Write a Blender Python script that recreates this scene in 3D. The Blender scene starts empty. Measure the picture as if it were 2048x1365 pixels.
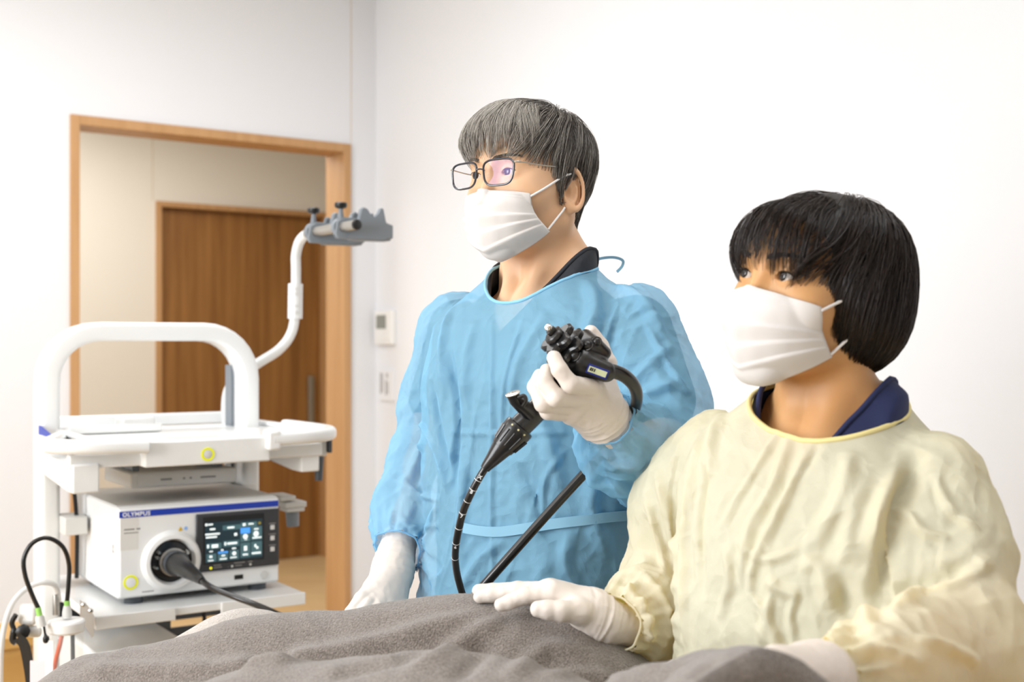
import bpy, bmesh, math, random
import numpy as np
from mathutils import Vector, Matrix
from mathutils.bvhtree import BVHTree

# ------------------------------------------------------------------ camera, world, light, exposure
FPX, CX, CY, CAMZ = 2500.0, 1024.0, 682.5, 1.30       # focal length in pixels of the 2048 x 1365 frame, eye height
SC = bpy.context.scene
COL = SC.collection
cam_d = bpy.data.cameras.new('camera')
cam_d.sensor_width = 36.0
cam_d.lens = 36.0 * FPX / 2048.0
cam_d.clip_start = 0.05
cam_d.dof.use_dof = True
cam_d.dof.focus_distance = 1.72
cam_d.dof.aperture_fstop = 5.0
cam = bpy.data.objects.new('camera', cam_d)
cam.location = (0, 0, CAMZ)
cam.rotation_euler = (math.pi / 2, 0, 0)
COL.objects.link(cam)
SC.camera = cam
SC.view_settings.view_transform = 'Standard'
SC.view_settings.look = 'None'
SC.view_settings.gamma = 1.0
SC.view_settings.use_curve_mapping = False
SC.view_settings.exposure = -0.64
SC.cycles.max_bounces = 5
SC.cycles.diffuse_bounces = 3
SC.cycles.glossy_bounces = 2
SC.cycles.transparent_max_bounces = 8
SC.cycles.caustics_reflective = False
SC.cycles.caustics_refractive = False
SC.cycles.use_adaptive_sampling = True
SC.cycles.adaptive_threshold = 0.12
world = bpy.data.worlds.new('world')
SC.world = world
world.use_nodes = True
world.node_tree.nodes['Background'].inputs[0].default_value = (1.0, 1.0, 1.0, 1)
world.node_tree.nodes['Background'].inputs[1].default_value = 0.6

# room axes: the door wall runs along E1, the wall behind the people along E2 (towards the viewer)
TH = math.radians(37.0)
E1 = np.array([math.cos(TH), math.sin(TH)])
E2 = np.array([math.sin(TH), -math.cos(TH)])
RC = np.array([-0.562, 5.16])
CEIL = 2.75


def W(a, b, z):
    p = RC - a * E1 + b * E2
    return np.array([p[0], p[1], z])


def area(name, loc, aim, sx, sy, power, col=(1, 1, 1)):
    d = bpy.data.lights.new(name, 'AREA')
    d.shape = 'RECTANGLE'; d.size = sx; d.size_y = sy; d.energy = power; d.color = col
    o = bpy.data.objects.new(name, d)
    o.location = loc
    o.rotation_euler = (Vector(aim) - Vector(loc)).to_track_quat('-Z', 'Y').to_euler()
    COL.objects.link(o)
    return o


# ceiling panel lamps, added soft key light at the viewer's left, corridor lamp
for _a, _b in ((1.5, 1.3), (3.4, 1.3), (1.5, 3.6), (3.4, 3.6)):
    _p = W(_a, _b, CEIL - 0.06)
    area('ceiling_lamp_light', _p, (_p[0], _p[1], 0), 1.15, 0.55, 36 if (_a, _b) == (1.5, 1.3) else 15, (0.955, 0.975, 1.0))
area('left_key_light', W(4.9, 2.6, 1.75), (0.1, 1.7, 1.25), 1.9, 1.7, 180, (0.955, 0.975, 1.0))
area('corridor_lamp_light', W(0.9, -1.25, 2.55), W(0.9, -1.25, 0), 2.6, 1.0, 74, (1.0, 0.97, 0.93))

# ------------------------------------------------------------------ helpers
def P(px, py, Y):
    """world point seen at a pixel of the 2048 x 1365 frame, at depth Y"""
    return np.array([(px - CX) / FPX * Y, Y, CAMZ - (py - CY) / FPX * Y])


def hexc(h):
    h = h.lstrip('#')
    out = []
    for i in (0, 2, 4):
        c = int(h[i:i + 2], 16) / 255.0
        out.append(c / 12.92 if c <= 0.04045 else ((c + 0.055) / 1.055) ** 2.4)
    return (out[0], out[1], out[2], 1.0)


def mat(name, col, rough=0.5, metal=0.0, bump=None, var=None, sss=0.0, emit=None, coat=0.0, alpha=None, transl=0.0, spec=0.5, sheen=0.0):
    """procedural material; bump=(scale, strength, distance), var=(scale, second colour, stretch)"""
    m = bpy.data.materials.new(name)
    m.use_nodes = True
    nt = m.node_tree
    b = nt.nodes['Principled BSDF']
    c = hexc(col) if isinstance(col, str) else tuple(col) + (1,) * (4 - len(col))
    b.inputs['Base Color'].default_value = c
    b.inputs['Roughness'].default_value = rough
    b.inputs['Metallic'].default_value = metal
    b.inputs['Specular IOR Level'].default_value = spec
    if coat: b.inputs['Coat Weight'].default_value = coat
    if sheen:
        b.inputs['Sheen Weight'].default_value = sheen
        b.inputs['Sheen Roughness'].default_value = 0.4
    if sss:
        b.inputs['Subsurface Weight'].default_value = sss
        b.inputs['Subsurface Radius'].default_value = (0.012, 0.005, 0.0025)
        b.inputs['Subsurface Scale'].default_value = 1.0
    if emit:
        b.inputs['Emission Color'].default_value = hexc(emit[0])
        b.inputs['Emission Strength'].default_value = emit[1]
    tc = nt.nodes.new('ShaderNodeTexCoord')
    if var:
        mp = nt.nodes.new('ShaderNodeMapping'); mp.inputs['Scale'].default_value = var[2] if len(var) > 2 else (1, 1, 1)
        n = nt.nodes.new('ShaderNodeTexNoise'); n.inputs['Scale'].default_value = var[0]; n.inputs['Detail'].default_value = 5
        r = nt.nodes.new('ShaderNodeValToRGB')
        r.color_ramp.elements[0].position = 0.35; r.color_ramp.elements[1].position = 0.65
        r.color_ramp.elements[0].color = c; r.color_ramp.elements[1].color = hexc(var[1])
        nt.links.new(tc.outputs['Object'], mp.inputs[0]); nt.links.new(mp.outputs[0], n.inputs['Vector'])
        nt.links.new(n.outputs[0], r.inputs[0]); nt.links.new(r.outputs[0], b.inputs['Base Color'])
    if bump:
        n = nt.nodes.new('ShaderNodeTexNoise'); n.inputs['Scale'].default_value = bump[0]; n.inputs['Detail'].default_value = 4
        bp = nt.nodes.new('ShaderNodeBump'); bp.inputs['Strength'].default_value = bump[1]; bp.inputs['Distance'].default_value = bump[2]
        nt.links.new(tc.outputs['Object'], n.inputs['Vector'])
        nt.links.new(n.outputs[0], bp.inputs['Height']); nt.links.new(bp.outputs[0], b.inputs['Normal'])
    if alpha is not None or transl:
        out = nt.nodes['Material Output']
        last = b.outputs[0]
        if transl:
            t = nt.nodes.new('ShaderNodeBsdfTranslucent'); t.inputs[0].default_value = c
            mx = nt.nodes.new('ShaderNodeMixShader'); mx.inputs[0].default_value = transl
            nt.links.new(last, mx.inputs[1]); nt.links.new(t.outputs[0], mx.inputs[2]); last = mx.outputs[0]
        if alpha is not None:
            t = nt.nodes.new('ShaderNodeBsdfTransparent')
            mx = nt.nodes.new('ShaderNodeMixShader'); mx.inputs[0].default_value = alpha
            nt.links.new(t.outputs[0], mx.inputs[1]); nt.links.new(last, mx.inputs[2]); last = mx.outputs[0]
        nt.links.new(last, out.inputs['Surface'])
    return m


class MB:
    """collects shapes into one mesh"""
    def __init__(s): s.v = []; s.f = []

    def add(s, V, F):
        o = len(s.v)
        s.v.extend([tuple(map(float, p)) for p in V]); s.f.extend([tuple(int(i) + o for i in q) for q in F])
        return s

    def box(s, x0, x1, y0, y1, z0, z1):
        V = [(x, y, z) for z in (z0, z1) for y in (y0, y1) for x in (x0, x1)]
        return s.add(V, [(0, 2, 3, 1), (4, 5, 7, 6), (0, 1, 5, 4), (2, 6, 7, 3), (0, 4, 6, 2), (1, 3, 7, 5)])

    def hexa(s, p8):
        return s.add(p8, [(0, 2, 3, 1), (4, 5, 7, 6), (0, 1, 5, 4), (2, 6, 7, 3), (0, 4, 6, 2), (1, 3, 7, 5)])

    def prism(s, poly, ext):
        """poly: list of 3d points; ext: extrusion vector"""
        n = len(poly); ext = np.array(ext)
        V = [np.array(p) for p in poly] + [np.array(p) + ext for p in poly]
        F = [tuple(range(n - 1, -1, -1)), tuple(range(n, 2 * n))] + [(i, (i + 1) % n, n + (i + 1) % n, n + i) for i in range(n)]
        return s.add(V, F)

    def sweep(s, pts, rad, n=12, closed=False, prof=None, up=None, caps=True):
        """tube (or profile) along a polyline with radii"""
        pts = np.array(pts, float); m = len(pts)
        rad = np.full(m, rad) if np.isscalar(rad) else np.array(rad, float)
        if closed: T = np.roll(pts, -1, 0) - np.roll(pts, 1, 0)
        else: T = np.gradient(pts, axis=0)
        T /= np.linalg.norm(T, axis=1)[:, None] + 1e-12
        if up is None:
            a = np.array([0, 0, 1.0]) if abs(T[0][2]) < 0.9 else np.array([1.0, 0, 0])
            N = np.cross(T[0], a); N /= np.linalg.norm(N)
        V = []; F = []
        for i in range(m):
            if up is not None:
                N = np.cross(T[i], np.array(up, float)); N /= np.linalg.norm(N) + 1e-12
            else:
                N = N - T[i] * (N @ T[i]); N /= np.linalg.norm(N) + 1e-12
            B = np.cross(T[i], N)
            if prof is None:
                for k in range(n):
                    t = 2 * math.pi * k / n
                    V.append(pts[i] + rad[i] * (math.cos(t) * N + math.sin(t) * B))
            else:
                for (u, w) in prof: V.append(pts[i] + rad[i] * (u * N + w * B))
        if prof is not None: n = len(prof)
        for i in range(m if closed else m - 1):
            for k in range(n):
                a = i * n + k; b2 = i * n + (k + 1) % n; j = (i + 1) % m
                F.append((a, j * n + k, j * n + (k + 1) % n, b2))
        if not closed and caps:
            F.append(tuple(range(n))); F.append(tuple(reversed(range((m - 1) * n, m * n))))
        return s.add(V, F)

    def cyl(s, a, b, r0, r1=None, n=20):
        return s.sweep([a, b], [r0, r0 if r1 is None else r1], n)

    def lathe(s, o, axis, prof, n=28):
        """prof: list of (radius, height along axis)"""
        o = np.array(o, float); ax = np.array(axis, float); ax /= np.linalg.norm(ax)
        a = np.array([0, 0, 1.0]) if abs(ax[2]) < 0.9 else np.array([1.0, 0, 0])
        N = np.cross(ax, a); N /= np.linalg.norm(N); B = np.cross(ax, N)
        V = []; F = []
        for (r, h) in prof:
            for k in range(n):
                t = 2 * math.pi * k / n
                V.append(o + ax * h + max(r, 1e-5) * (math.cos(t) * N + math.sin(t) * B))
        for i in range(len(prof) - 1):
            for k in range(n):
                F.append((i * n + k, i * n + (k + 1) % n, (i + 1) * n + (k + 1) % n, (i + 1) * n + k))
        F.append(tuple(reversed(range(n)))); F.append(tuple(range((len(prof) - 1) * n, len(prof) * n)))
        return s.add(V, F)


def spline(pts, per=8, closed=False):
    """Catmull-Rom through the points"""
    p = np.array(pts, float); n = len(p); out = []
    for i in range(n if closed else n - 1):
        p0 = p[(i - 1) % n] if closed or i > 0 else 2 * p[0] - p[1]
        p1 = p[i]; p2 = p[(i + 1) % n]
        p3 = p[(i + 2) % n] if closed or i + 2 < n else 2 * p[-1] - p[-2]
        for k in range(per):
            t = k / per
            out.append(0.5 * ((2 * p1) + (-p0 + p2) * t + (2 * p0 - 5 * p1 + 4 * p2 - p3) * t * t + (-p0 + 3 * p1 - 3 * p2 + p3) * t ** 3))
    if not closed: out.append(p[-1])
    return np.array(out)


MW = {}            # world matrices of the roots


def empty(name, loc, rz=0.0):
    o = bpy.data.objects.new(name, None)
    o.location = tuple(loc); o.rotation_euler = (0, 0, rz); o.empty_display_size = 0.1
    COL.objects.link(o)
    MW[o.name] = Matrix.Translation(Vector(loc)) @ Matrix.Rotation(rz, 4, 'Z')
    return o


def tag(o, label=None, cat=None, group=None, kind=None):
    if label: o['label'] = label
    if cat: o['category'] = cat
    if group: o['group'] = group
    if kind: o['kind'] = kind
    return o


def obj(name, V, F, m, parent=None, world=False, smooth=True, bevel=0.0, sharp=38, seg=2):
    """one mesh object; world=True: vertices given in world space although it has a parent"""
    V = np.asarray(V, np.float64).reshape(-1, 3)
    root = parent
    while root is not None and root.parent is not None: root = root.parent
    if world and root is not None:
        M = np.array(MW[root.name].inverted())
        V = V @ M[:3, :3].T + M[:3, 3]
    me = bpy.data.meshes.new(name)
    me.from_pydata(V.tolist(), [], [tuple(q) for q in (F.tolist() if isinstance(F, np.ndarray) else F)])
    me.validate()
    if m is not None: me.materials.append(m)
    if smooth:
        me.polygons.foreach_set('use_smooth', np.ones(len(me.polygons), bool))
        if sharp: me.set_sharp_from_angle(angle=math.radians(sharp))
    me.update()
    o = bpy.data.objects.new(name, me)
    COL.objects.link(o)
    if parent is not None: o.parent = parent
    elif True: MW[o.name] = Matrix.Identity(4)
    if bevel:
        md = o.modifiers.new('bevel', 'BEVEL'); md.width = bevel; md.segments = seg; md.limit_method = 'ANGLE'; md.angle_limit = math.radians(40)
        md.harden_normals = False
    return o


def mbo(name, mb, m, parent=None, **k):
    return obj(name, mb.v, mb.f, m, parent, **k)


def text(name, s, size, M4, m, parent, extrude=0.0003, bold=0.0, space=1.0):
    """lettering as a mesh"""
    c = bpy.data.curves.new(name, 'FONT'); c.body = s; c.size = size; c.extrude = extrude
    c.align_x = 'LEFT'; c.resolution_u = 3; c.offset = bold; c.space_character = space
    t = bpy.data.objects.new(name, c); COL.objects.link(t)
    me = bpy.data.meshes.new_from_object(t.evaluated_get(bpy.context.evaluated_depsgraph_get()))
    bpy.data.objects.remove(t); bpy.data.curves.remove(c)
    me.materials.clear(); me.materials.append(m)
    o = bpy.data.objects.new(name, me); COL.objects.link(o); o.parent = parent; o.matrix_local = M4
    return o


# ------------------------------------------------------------------ distance-field modelling
def length(p): return np.sqrt(np.einsum('ij,ij->i', p, p))


def smin(a, b, k):
    h = np.clip(0.5 + 0.5 * (b - a) / k, 0, 1)
    return b + (a - b) * h - k * h * (1 - h)


def smax(a, b, k): return -smin(-a, -b, k)


def sph(p, c, r): return length(p - np.asarray(c, np.float32)) - r


def ell(p, c, r):
    q = (p - np.asarray(c, np.float32)); r = np.asarray(r, np.float32)
    k0 = length(q / r); k1 = length(q / (r * r)) + 1e-9
    return k0 * (k0 - 1) / k1


def cone(p, a, b, ra, rb):
    a = np.asarray(a, np.float32); b = np.asarray(b, np.float32); ba = b - a
    pa = p - a; L = ba @ ba; dt = pa @ ba
    t = np.clip(dt / L, 0, 1)
    return np.sqrt(np.maximum(np.einsum('ij,ij->i', pa, pa) - t * (2 * dt - t * L), 0)) - (ra + (rb - ra) * t)


def rbox(p, c, ax, half, r):
    """rounded box; ax: 3x3 rows = axes"""
    q = np.abs((p - np.asarray(c, np.float32)) @ np.asarray(ax, np.float32).T) - (np.asarray(half, np.float32) - r)
    return length(np.maximum(q, 0)) + np.minimum(q.max(1), 0) - r


def chain(p, pts, k=0.02):
    """pts: list of (world point, radius)"""
    d = None
    for (a, ra), (b, rb) in zip(pts[:-1], pts[1:]):
        c = cone(p, a, b, ra, rb)
        d = c if d is None else smin(d, c, k)
    return d


def nets(F, lo, hi, h, B=4):
    """surface nets of F (negative inside), sparse evaluation in blocks"""
    lo = np.array(lo, np.float32); hi = np.array(hi, np.float32)
    nb = np.ceil((hi - lo) / (h * B)).astype(int) + 1
    bi = np.stack(np.meshgrid(*[np.arange(n) for n in nb], indexing='ij'), -1).reshape(-1, 3)
    cen = lo + (bi * B + (B - 1) / 2) * h
    fc = F(cen.astype(np.float32)).astype(np.float32)
    n = nb * B
    vals = np.repeat(np.repeat(np.repeat(fc.reshape(nb), B, 0), B, 1), B, 2)
    act = bi[np.abs(fc) < h * B * 1.5 + 0.002]
    off = np.stack(np.meshgrid(*[np.arange(B)] * 3, indexing='ij'), -1).reshape(-1, 3)
    for c0 in range(0, len(act), 6000):
        idx = (act[c0:c0 + 6000, None, :] * B + off[None]).reshape(-1, 3)
        fv = F((lo + idx * h).astype(np.float32))
        vals[idx[:, 0], idx[:, 1], idx[:, 2]] = fv
    s = vals < 0
    cnt = np.zeros(tuple(n - 1), np.uint8)
    for dx in (0, 1):
        for dy in (0, 1):
            for dz in (0, 1):
                cnt += s[dx:n[0] - 1 + dx, dy:n[1] - 1 + dy, dz:n[2] - 1 + dz]
    cells = np.argwhere((cnt > 0) & (cnt < 8))
    flat = (cells[:, 0] * n[1] + cells[:, 1]) * n[2] + cells[:, 2]
    acc = np.zeros((len(cells), 3)); num = np.zeros(len(cells))
    cor = [(0, 0, 0), (1, 0, 0), (0, 1, 0), (1, 1, 0), (0, 0, 1), (1, 0, 1), (0, 1, 1), (1, 1, 1)]
    cv = [vals[cells[:, 0] + c[0], cells[:, 1] + c[1], cells[:, 2] + c[2]] for c in cor]
    for a in range(8):
        for b in range(a + 1, 8):
            d = np.array(cor[b]) - np.array(cor[a])
            if np.abs(d).sum() != 1: continue
            m = (cv[a] < 0) != (cv[b] < 0)
            t = np.where(m, cv[a] / (cv[a] - cv[b] + 1e-20), 0)
            acc += m[:, None] * (np.array(cor[a]) + t[:, None] * d); num += m
    V = lo + (cells + acc / num[:, None]) * h
    faces = []
    for ax in range(3):
        sl0 = [slice(None)] * 3; sl1 = [slice(None)] * 3
        sl0[ax] = slice(0, -1); sl1[ax] = slice(1, None)
        e = np.argwhere(s[tuple(sl0)] != s[tuple(sl1)])
        u, w = (ax + 1) % 3, (ax + 2) % 3
        e = e[(e[:, u] > 0) & (e[:, w] > 0) & (e[:, u] < n[u] - 1) & (e[:, w] < n[w] - 1)]
        q = []
        for (du, dw) in ((-1, -1), (0, -1), (0, 0), (-1, 0)):
            c = e.copy(); c[:, u] += du; c[:, w] += dw
            fl = (c[:, 0] * n[1] + c[:, 1]) * n[2] + c[:, 2]
            q.append(np.searchsorted(flat, fl))
        q = np.stack(q, 1)
        inside = s[e[:, 0], e[:, 1], e[:, 2]]
        q[~inside] = q[~inside][:, ::-1]
        faces.append(q)
    return V, np.concatenate(faces)


def scatter(idx, val, n):
    return np.stack([np.bincount(idx, weights=val[:, k], minlength=n) for k in range(3)], 1)


def vnormals(V, F):
    fn = np.cross(V[F[:, 2]] - V[F[:, 0]], V[F[:, 3]] - V[F[:, 1]])
    N = sum(scatter(F[:, k], fn, len(V)) for k in range(4))
    return N / (np.linalg.norm(N, axis=1)[:, None] + 1e-12)


def relax(V, F, it=1, lam=0.5):
    E = np.concatenate([F[:, [0, 1]], F[:, [1, 2]], F[:, [2, 3]], F[:, [3, 0]]])
    a = np.concatenate([E[:, 0], E[:, 1]]); b = np.concatenate([E[:, 1], E[:, 0]])
    c = np.maximum(np.bincount(a, minlength=len(V)), 1)[:, None]
    for _ in range(it):
        V = V + lam * (scatter(a, V[b], len(V)) / c - V)
    return V


def pnoise(p, seed=0):
    """gradient noise, about -1..1"""
    p = np.asarray(p, np.float64)
    i = np.floor(p).astype(np.int64); f = p - i
    u = f * f * f * (f * (f * 6 - 15) + 10)
    out = 0
    for dx in (0, 1):
        for dy in (0, 1):
            for dz in (0, 1):
                h = ((i[:, 0] + dx) * 374761393 + (i[:, 1] + dy) * 668265263 + (i[:, 2] + dz) * 2147483647 + seed * 974711) & 0xffffffff
                h = ((h ^ (h >> 13)) * 1274126177) & 0xffffffff
                h = (h ^ (h >> 16)) & 15
                g = np.array([[1, 1, 0], [-1, 1, 0], [1, -1, 0], [-1, -1, 0], [1, 0, 1], [-1, 0, 1], [1, 0, -1], [-1, 0, -1],
                              [0, 1, 1], [0, -1, 1], [0, 1, -1], [0, -1, -1], [1, 1, 0], [-1, 1, 0], [0, -1, 1], [0, -1, -1]])[h]
                d = g[:, 0] * (f[:, 0] - dx) + g[:, 1] * (f[:, 1] - dy) + g[:, 2] * (f[:, 2] - dz)
                w = (u[:, 0] if dx else 1 - u[:, 0]) * (u[:, 1] if dy else 1 - u[:, 1]) * (u[:, 2] if dz else 1 - u[:, 2])
                out = out + w * d
    return out


def ridged(p, seed=0): return 1 - 2 * np.abs(pnoise(p, seed))


def bvh_of(V, F): return BVHTree.FromPolygons([tuple(p) for p in V.tolist()], [tuple(q) for q in F.tolist()])


def hit(bvh, px, py):
    """point of a surface met by the sight line through a pixel"""
    o = Vector((0, 0, CAMZ)); d = Vector(P(px, py, 1.0)) - o
    r = bvh.ray_cast(o, d.normalized())
    return (np.array(r[0]), np.array(r[1])) if r[0] is not None else (None, None)


def crease(V, N, bvh, path, w, amp, hat=True, ends=0.25):
    """raise a fold along a path that runs over the cloth"""
    pts = []
    pp = spline([(a, b, 0) for a, b in path], 6)
    for q in pp:
        h0, _ = hit(bvh, q[0], q[1])
        if h0 is not None: pts.append(h0)
    if len(pts) < 2: return V
    pts = np.array(pts)
    lo = pts.min(0) - 3.2 * w; hi = pts.max(0) + 3.2 * w
    k = np.where(((V > lo) & (V < hi)).all(1))[0]
    if len(k) == 0: return V
    best = np.full(len(k), 1e9); tt = np.zeros(len(k)); n = len(pts)
    for i in range(n - 1):
        a, b = pts[i], pts[i + 1]; ba = b - a; L = ba @ ba
        if L < 1e-10 or L > 0.01: continue
        t = np.clip(((V[k] - a) @ ba) / L, 0, 1)
        d = np.linalg.norm(V[k] - a - t[:, None] * ba, axis=1)
        m = d < best
        best[m] = d[m]; tt[m] = (i + t[m]) / (n - 1)
    x = best / w
    g = np.exp(-x * x) * ((1 - 0.9 * x * x) if hat else 1)
    fade = np.clip(np.minimum(tt, 1 - tt) / ends, 0, 1) ** 0.6 if ends else 1
    V = V.copy()
    V[k] += N[k] * (amp * g * fade)[:, None]
    return V
# ------------------------------------------------------------------ materials of the place
M_wall = mat('wall_paint', '#eaebee', 0.85)
M_corr = mat('corridor_paint', '#ebe5da', 0.85)
M_ceil = mat('ceiling_paint', '#f4f3f0', 0.9)
M_floor = mat('vinyl_floor', '#d3b180', 0.45, var=(3, '#dcbd8e', (1, 6, 1)))
M_trim = mat('trim_wood', '#b98d5d', 0.45, var=(2.2, '#c69a6a', (14, 14, 0.8)))
M_oak = mat('door_wood', '#85592a', 0.42, var=(2.6, '#a3733d', (9, 9, 0.45)), bump=(60, 0.05, 0.001))
M_base = mat('baseboard_vinyl', '#d9c9b2', 0.5)
M_white = mat('white_plastic', '#f0f0ee', 0.38)
M_wpaint = mat('white_coated_metal', '#eeefee', 0.3, coat=0.2)
M_lgrey = mat('light_grey_plastic', '#d9d8d4', 0.45)
M_grey = mat('grey_plastic', '#7d848b', 0.42)
M_dgrey = mat('dark_grey_plastic', '#4a4f55', 0.45)
M_black = mat('black_plastic', '#0d0d0e', 0.35)
M_rubber = mat('black_rubber', '#0b0b0c', 0.28, coat=0.3)
M_chrome = mat('chrome', '#d8d6d2', 0.18, metal=1.0)
M_steel = mat('brushed_steel', '#b9b6b0', 0.35, metal=1.0)
M_blue = mat('blue_stripe', '#1b3cae', 0.4)
M_yel = mat('yellow_ring', '#e6e61e', 0.4, emit=('#e8ec2a', 0.35))
M_green = mat('green_fitting', '#9bd66a', 0.45)
M_orange = mat('orange_tube', '#f0642a', 0.4)
M_ink = mat('grey_ink', '#8d8b88', 0.6)
M_dink = mat('dark_ink', '#2c2c2e', 0.6)
M_wink = mat('white_ink', '#f2f3f4', 0.5)
M_lcd = mat('lcd_grey', '#8b8e85', 0.3)
M_clear = mat('clear_plastic', '#f2f5f4', 0.1, alpha=0.10, coat=0.5)
M_milky = mat('milky_tube', '#f4f4f2', 0.3, alpha=0.75)
M_wood2 = mat('cabinet_wood', '#c79a56', 0.5, var=(2, '#d2a763', (1, 1, 9)))


def wall_box(mb, a0, a1, b0, b1, z0, z1):
    return mb.hexa([W(a, b, z) for z in (z0, z1) for b in (b0, b1) for a in (a1, a0)])


def struct(name, mb, m, **k):
    return tag(mbo(name, mb, m, smooth=False, **k), kind='structure')


# ------------------------------------------------------------------ the room
A1, B1 = 5.0, 6.3                                   # room size along the two walls
FA0, FA1, FH = 0.122, 1.249, 2.10                   # door opening with its frame
BC = -2.25                                          # corridor's far wall
struct('floor', wall_box(MB(), -3.2, A1 + 0.1, BC - 0.1, B1 + 0.1, -0.1, 0.0), M_floor)
struct('ceiling', wall_box(MB(), -0.12, A1 + 0.1, -0.12, B1 + 0.1, CEIL, CEIL + 0.1), M_ceil)
wl = MB()
wall_box(wl, -0.12, FA0, -0.13, 0, 0, CEIL); wall_box(wl, FA1, A1 + 0.1, -0.13, 0, 0, CEIL)
wall_box(wl, FA0, FA1, -0.13, 0, FH, CEIL)
struct('wall_left', wl, M_wall)
struct('wall_right', wall_box(MB(), -0.12, 0, 0, B1 + 0.1, 0, CEIL), M_wall)
# wall with the added window, and the wall behind the viewer
wv = MB()
wall_box(wv, A1, A1 + 0.12, 0, 1.5, 0, CEIL); wall_box(wv, A1, A1 + 0.12, 3.7, B1 + 0.1, 0, CEIL)
wall_box(wv, A1, A1 + 0.12, 1.5, 3.7, 0, 0.85); wall_box(wv, A1, A1 + 0.12, 1.5, 3.7, 2.55, CEIL)
struct('wall_far', wv, M_wall)
struct('wall_back', wall_box(MB(), 0, A1, B1, B1 + 0.12, 0, CEIL), M_wall)
wn = MB()
for b0, b1 in ((1.5, 1.56), (2.57, 2.63), (3.64, 3.7)): wall_box(wn, A1 + 0.02, A1 + 0.08, b0, b1, 0.85, 2.55)
wall_box(wn, A1 + 0.02, A1 + 0.08, 1.56, 3.64, 0.85, 0.91); wall_box(wn, A1 + 0.02, A1 + 0.08, 1.56, 3.64, 2.49, 2.55)
struct('added_window_1', wn, M_white)  # unseen window, put in to carry the added key light
# door frame: two jambs and a head, each a board of its own
tr = tag(empty('trim_1', W(0.68, 0, 0)), kind='structure')
for (a0, a1, z0, z1) in ((FA0, FA0 + 0.032, 0, FH), (FA1 - 0.032, FA1, 0, FH)):
    mbo('jamb', wall_box(MB(), a0, a1, -0.145, 0.012, z0, z1), M_trim, tr, world=True, smooth=False, bevel=0.002)
mbo('head_board', wall_box(MB(), FA0 + 0.032, FA1 - 0.032, -0.145, 0.012, FH - 0.034, FH), M_trim, tr, world=True, smooth=False, bevel=0.002)
struct('baseboard_left', wall_box(wall_box(MB(), 0.012, FA0 - 0.001, 0, 0.01, 0, 0.06), FA1 + 0.001, A1, 0, 0.01, 0, 0.06), M_base)
struct('baseboard_right', wall_box(MB(), 0, 0.01, 0.0, B1, 0, 0.06), M_base)
# thin panel joints in the wall lining
sj = MB()
wall_box(sj, FA0 - 0.006, FA0 - 0.003, 0, 0.0012, FH, CEIL)
struct('trim_2', sj, M_base)

# corridor beyond the opening
DA0, DA1, DH = 0.07, -1.0, 2.075                    # its sliding door
cw = MB()
wall_box(cw, DA0, A1, BC - 0.1, BC, 0, 2.6); wall_box(cw, -3.2, DA1, BC - 0.1, BC, 0, 2.6); wall_box(cw, DA1, DA0, BC - 0.1, BC, DH, 2.6)
struct('wall_corridor', cw, M_corr)
struct('wall_corridor_end', wall_box(wall_box(MB(), -3.3, -3.2, BC, -0.13, 0, 2.6), A1, A1 + 0.1, BC, -0.13, 0, 2.6), M_corr)
struct('wall_corridor_near', wall_box(MB(), -3.2, -0.12, -0.13, -0.05, 0, 2.6), M_corr)
struct('ceiling_corridor', wall_box(MB(), -3.3, A1 + 0.1, BC - 0.1, -0.13, 2.6, 2.7), M_ceil)
struct('trim_3', wall_box(MB(), 0.085, 0.089, BC, BC + 0.002, DH, 2.6), M_base)
dr = tag(empty('door_1', W(-0.46, BC, 0)), kind='structure')
mbo('jamb', wall_box(MB(), DA0 - 0.03, DA0, BC - 0.09, BC + 0.02, 0, DH), M_trim, dr, world=True, smooth=False, bevel=0.002)
mbo('jamb', wall_box(MB(), DA1, DA1 + 0.03, BC - 0.09, BC + 0.02, 0, DH), M_trim, dr, world=True, smooth=False, bevel=0.002)
mbo('head_board', wall_box(MB(), DA1 + 0.03, DA0 - 0.03, BC - 0.09, BC + 0.02, DH - 0.03, DH), M_trim, dr, world=True, smooth=False, bevel=0.002)
mbo('door_leaf', wall_box(MB(), DA1 + 0.032, DA0 - 0.032, BC - 0.075, BC - 0.04, 0.004, DH - 0.032), M_oak, dr, world=True, smooth=False)
hd = MB(); wall_box(hd, -0.925, -0.885, BC - 0.04, BC - 0.016, 0.72, 1.09)
mbo('door_handle', hd, M_steel, dr, world=True, smooth=False, bevel=0.006)
struct('baseboard_corridor', wall_box(MB(), DA0 + 0.001, A1, BC, BC + 0.01, 0, 0.06), M_base)

# ceiling lamps (seen only as light)
for k, (a, b) in enumerate(((1.5, 1.3), (3.4, 1.3), (1.5, 3.6), (3.4, 3.6))):
    cl = empty('ceiling_lamp', W(a, b, CEIL - 0.05))
    tag(cl, 'flat white ceiling panel lamp, ' + ('over the door side beside the people', 'over the door side away from the people',
        'over the bed beside the people', 'over the bed away from the people')[k], 'lamp', 'ceiling panel lamps')
    mbo('lamp_frame', wall_box(MB(), a - 0.62, a + 0.62, b - 0.32, b + 0.32, CEIL - 0.05, CEIL), M_white, cl, world=True, smooth=False, bevel=0.004)

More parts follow.
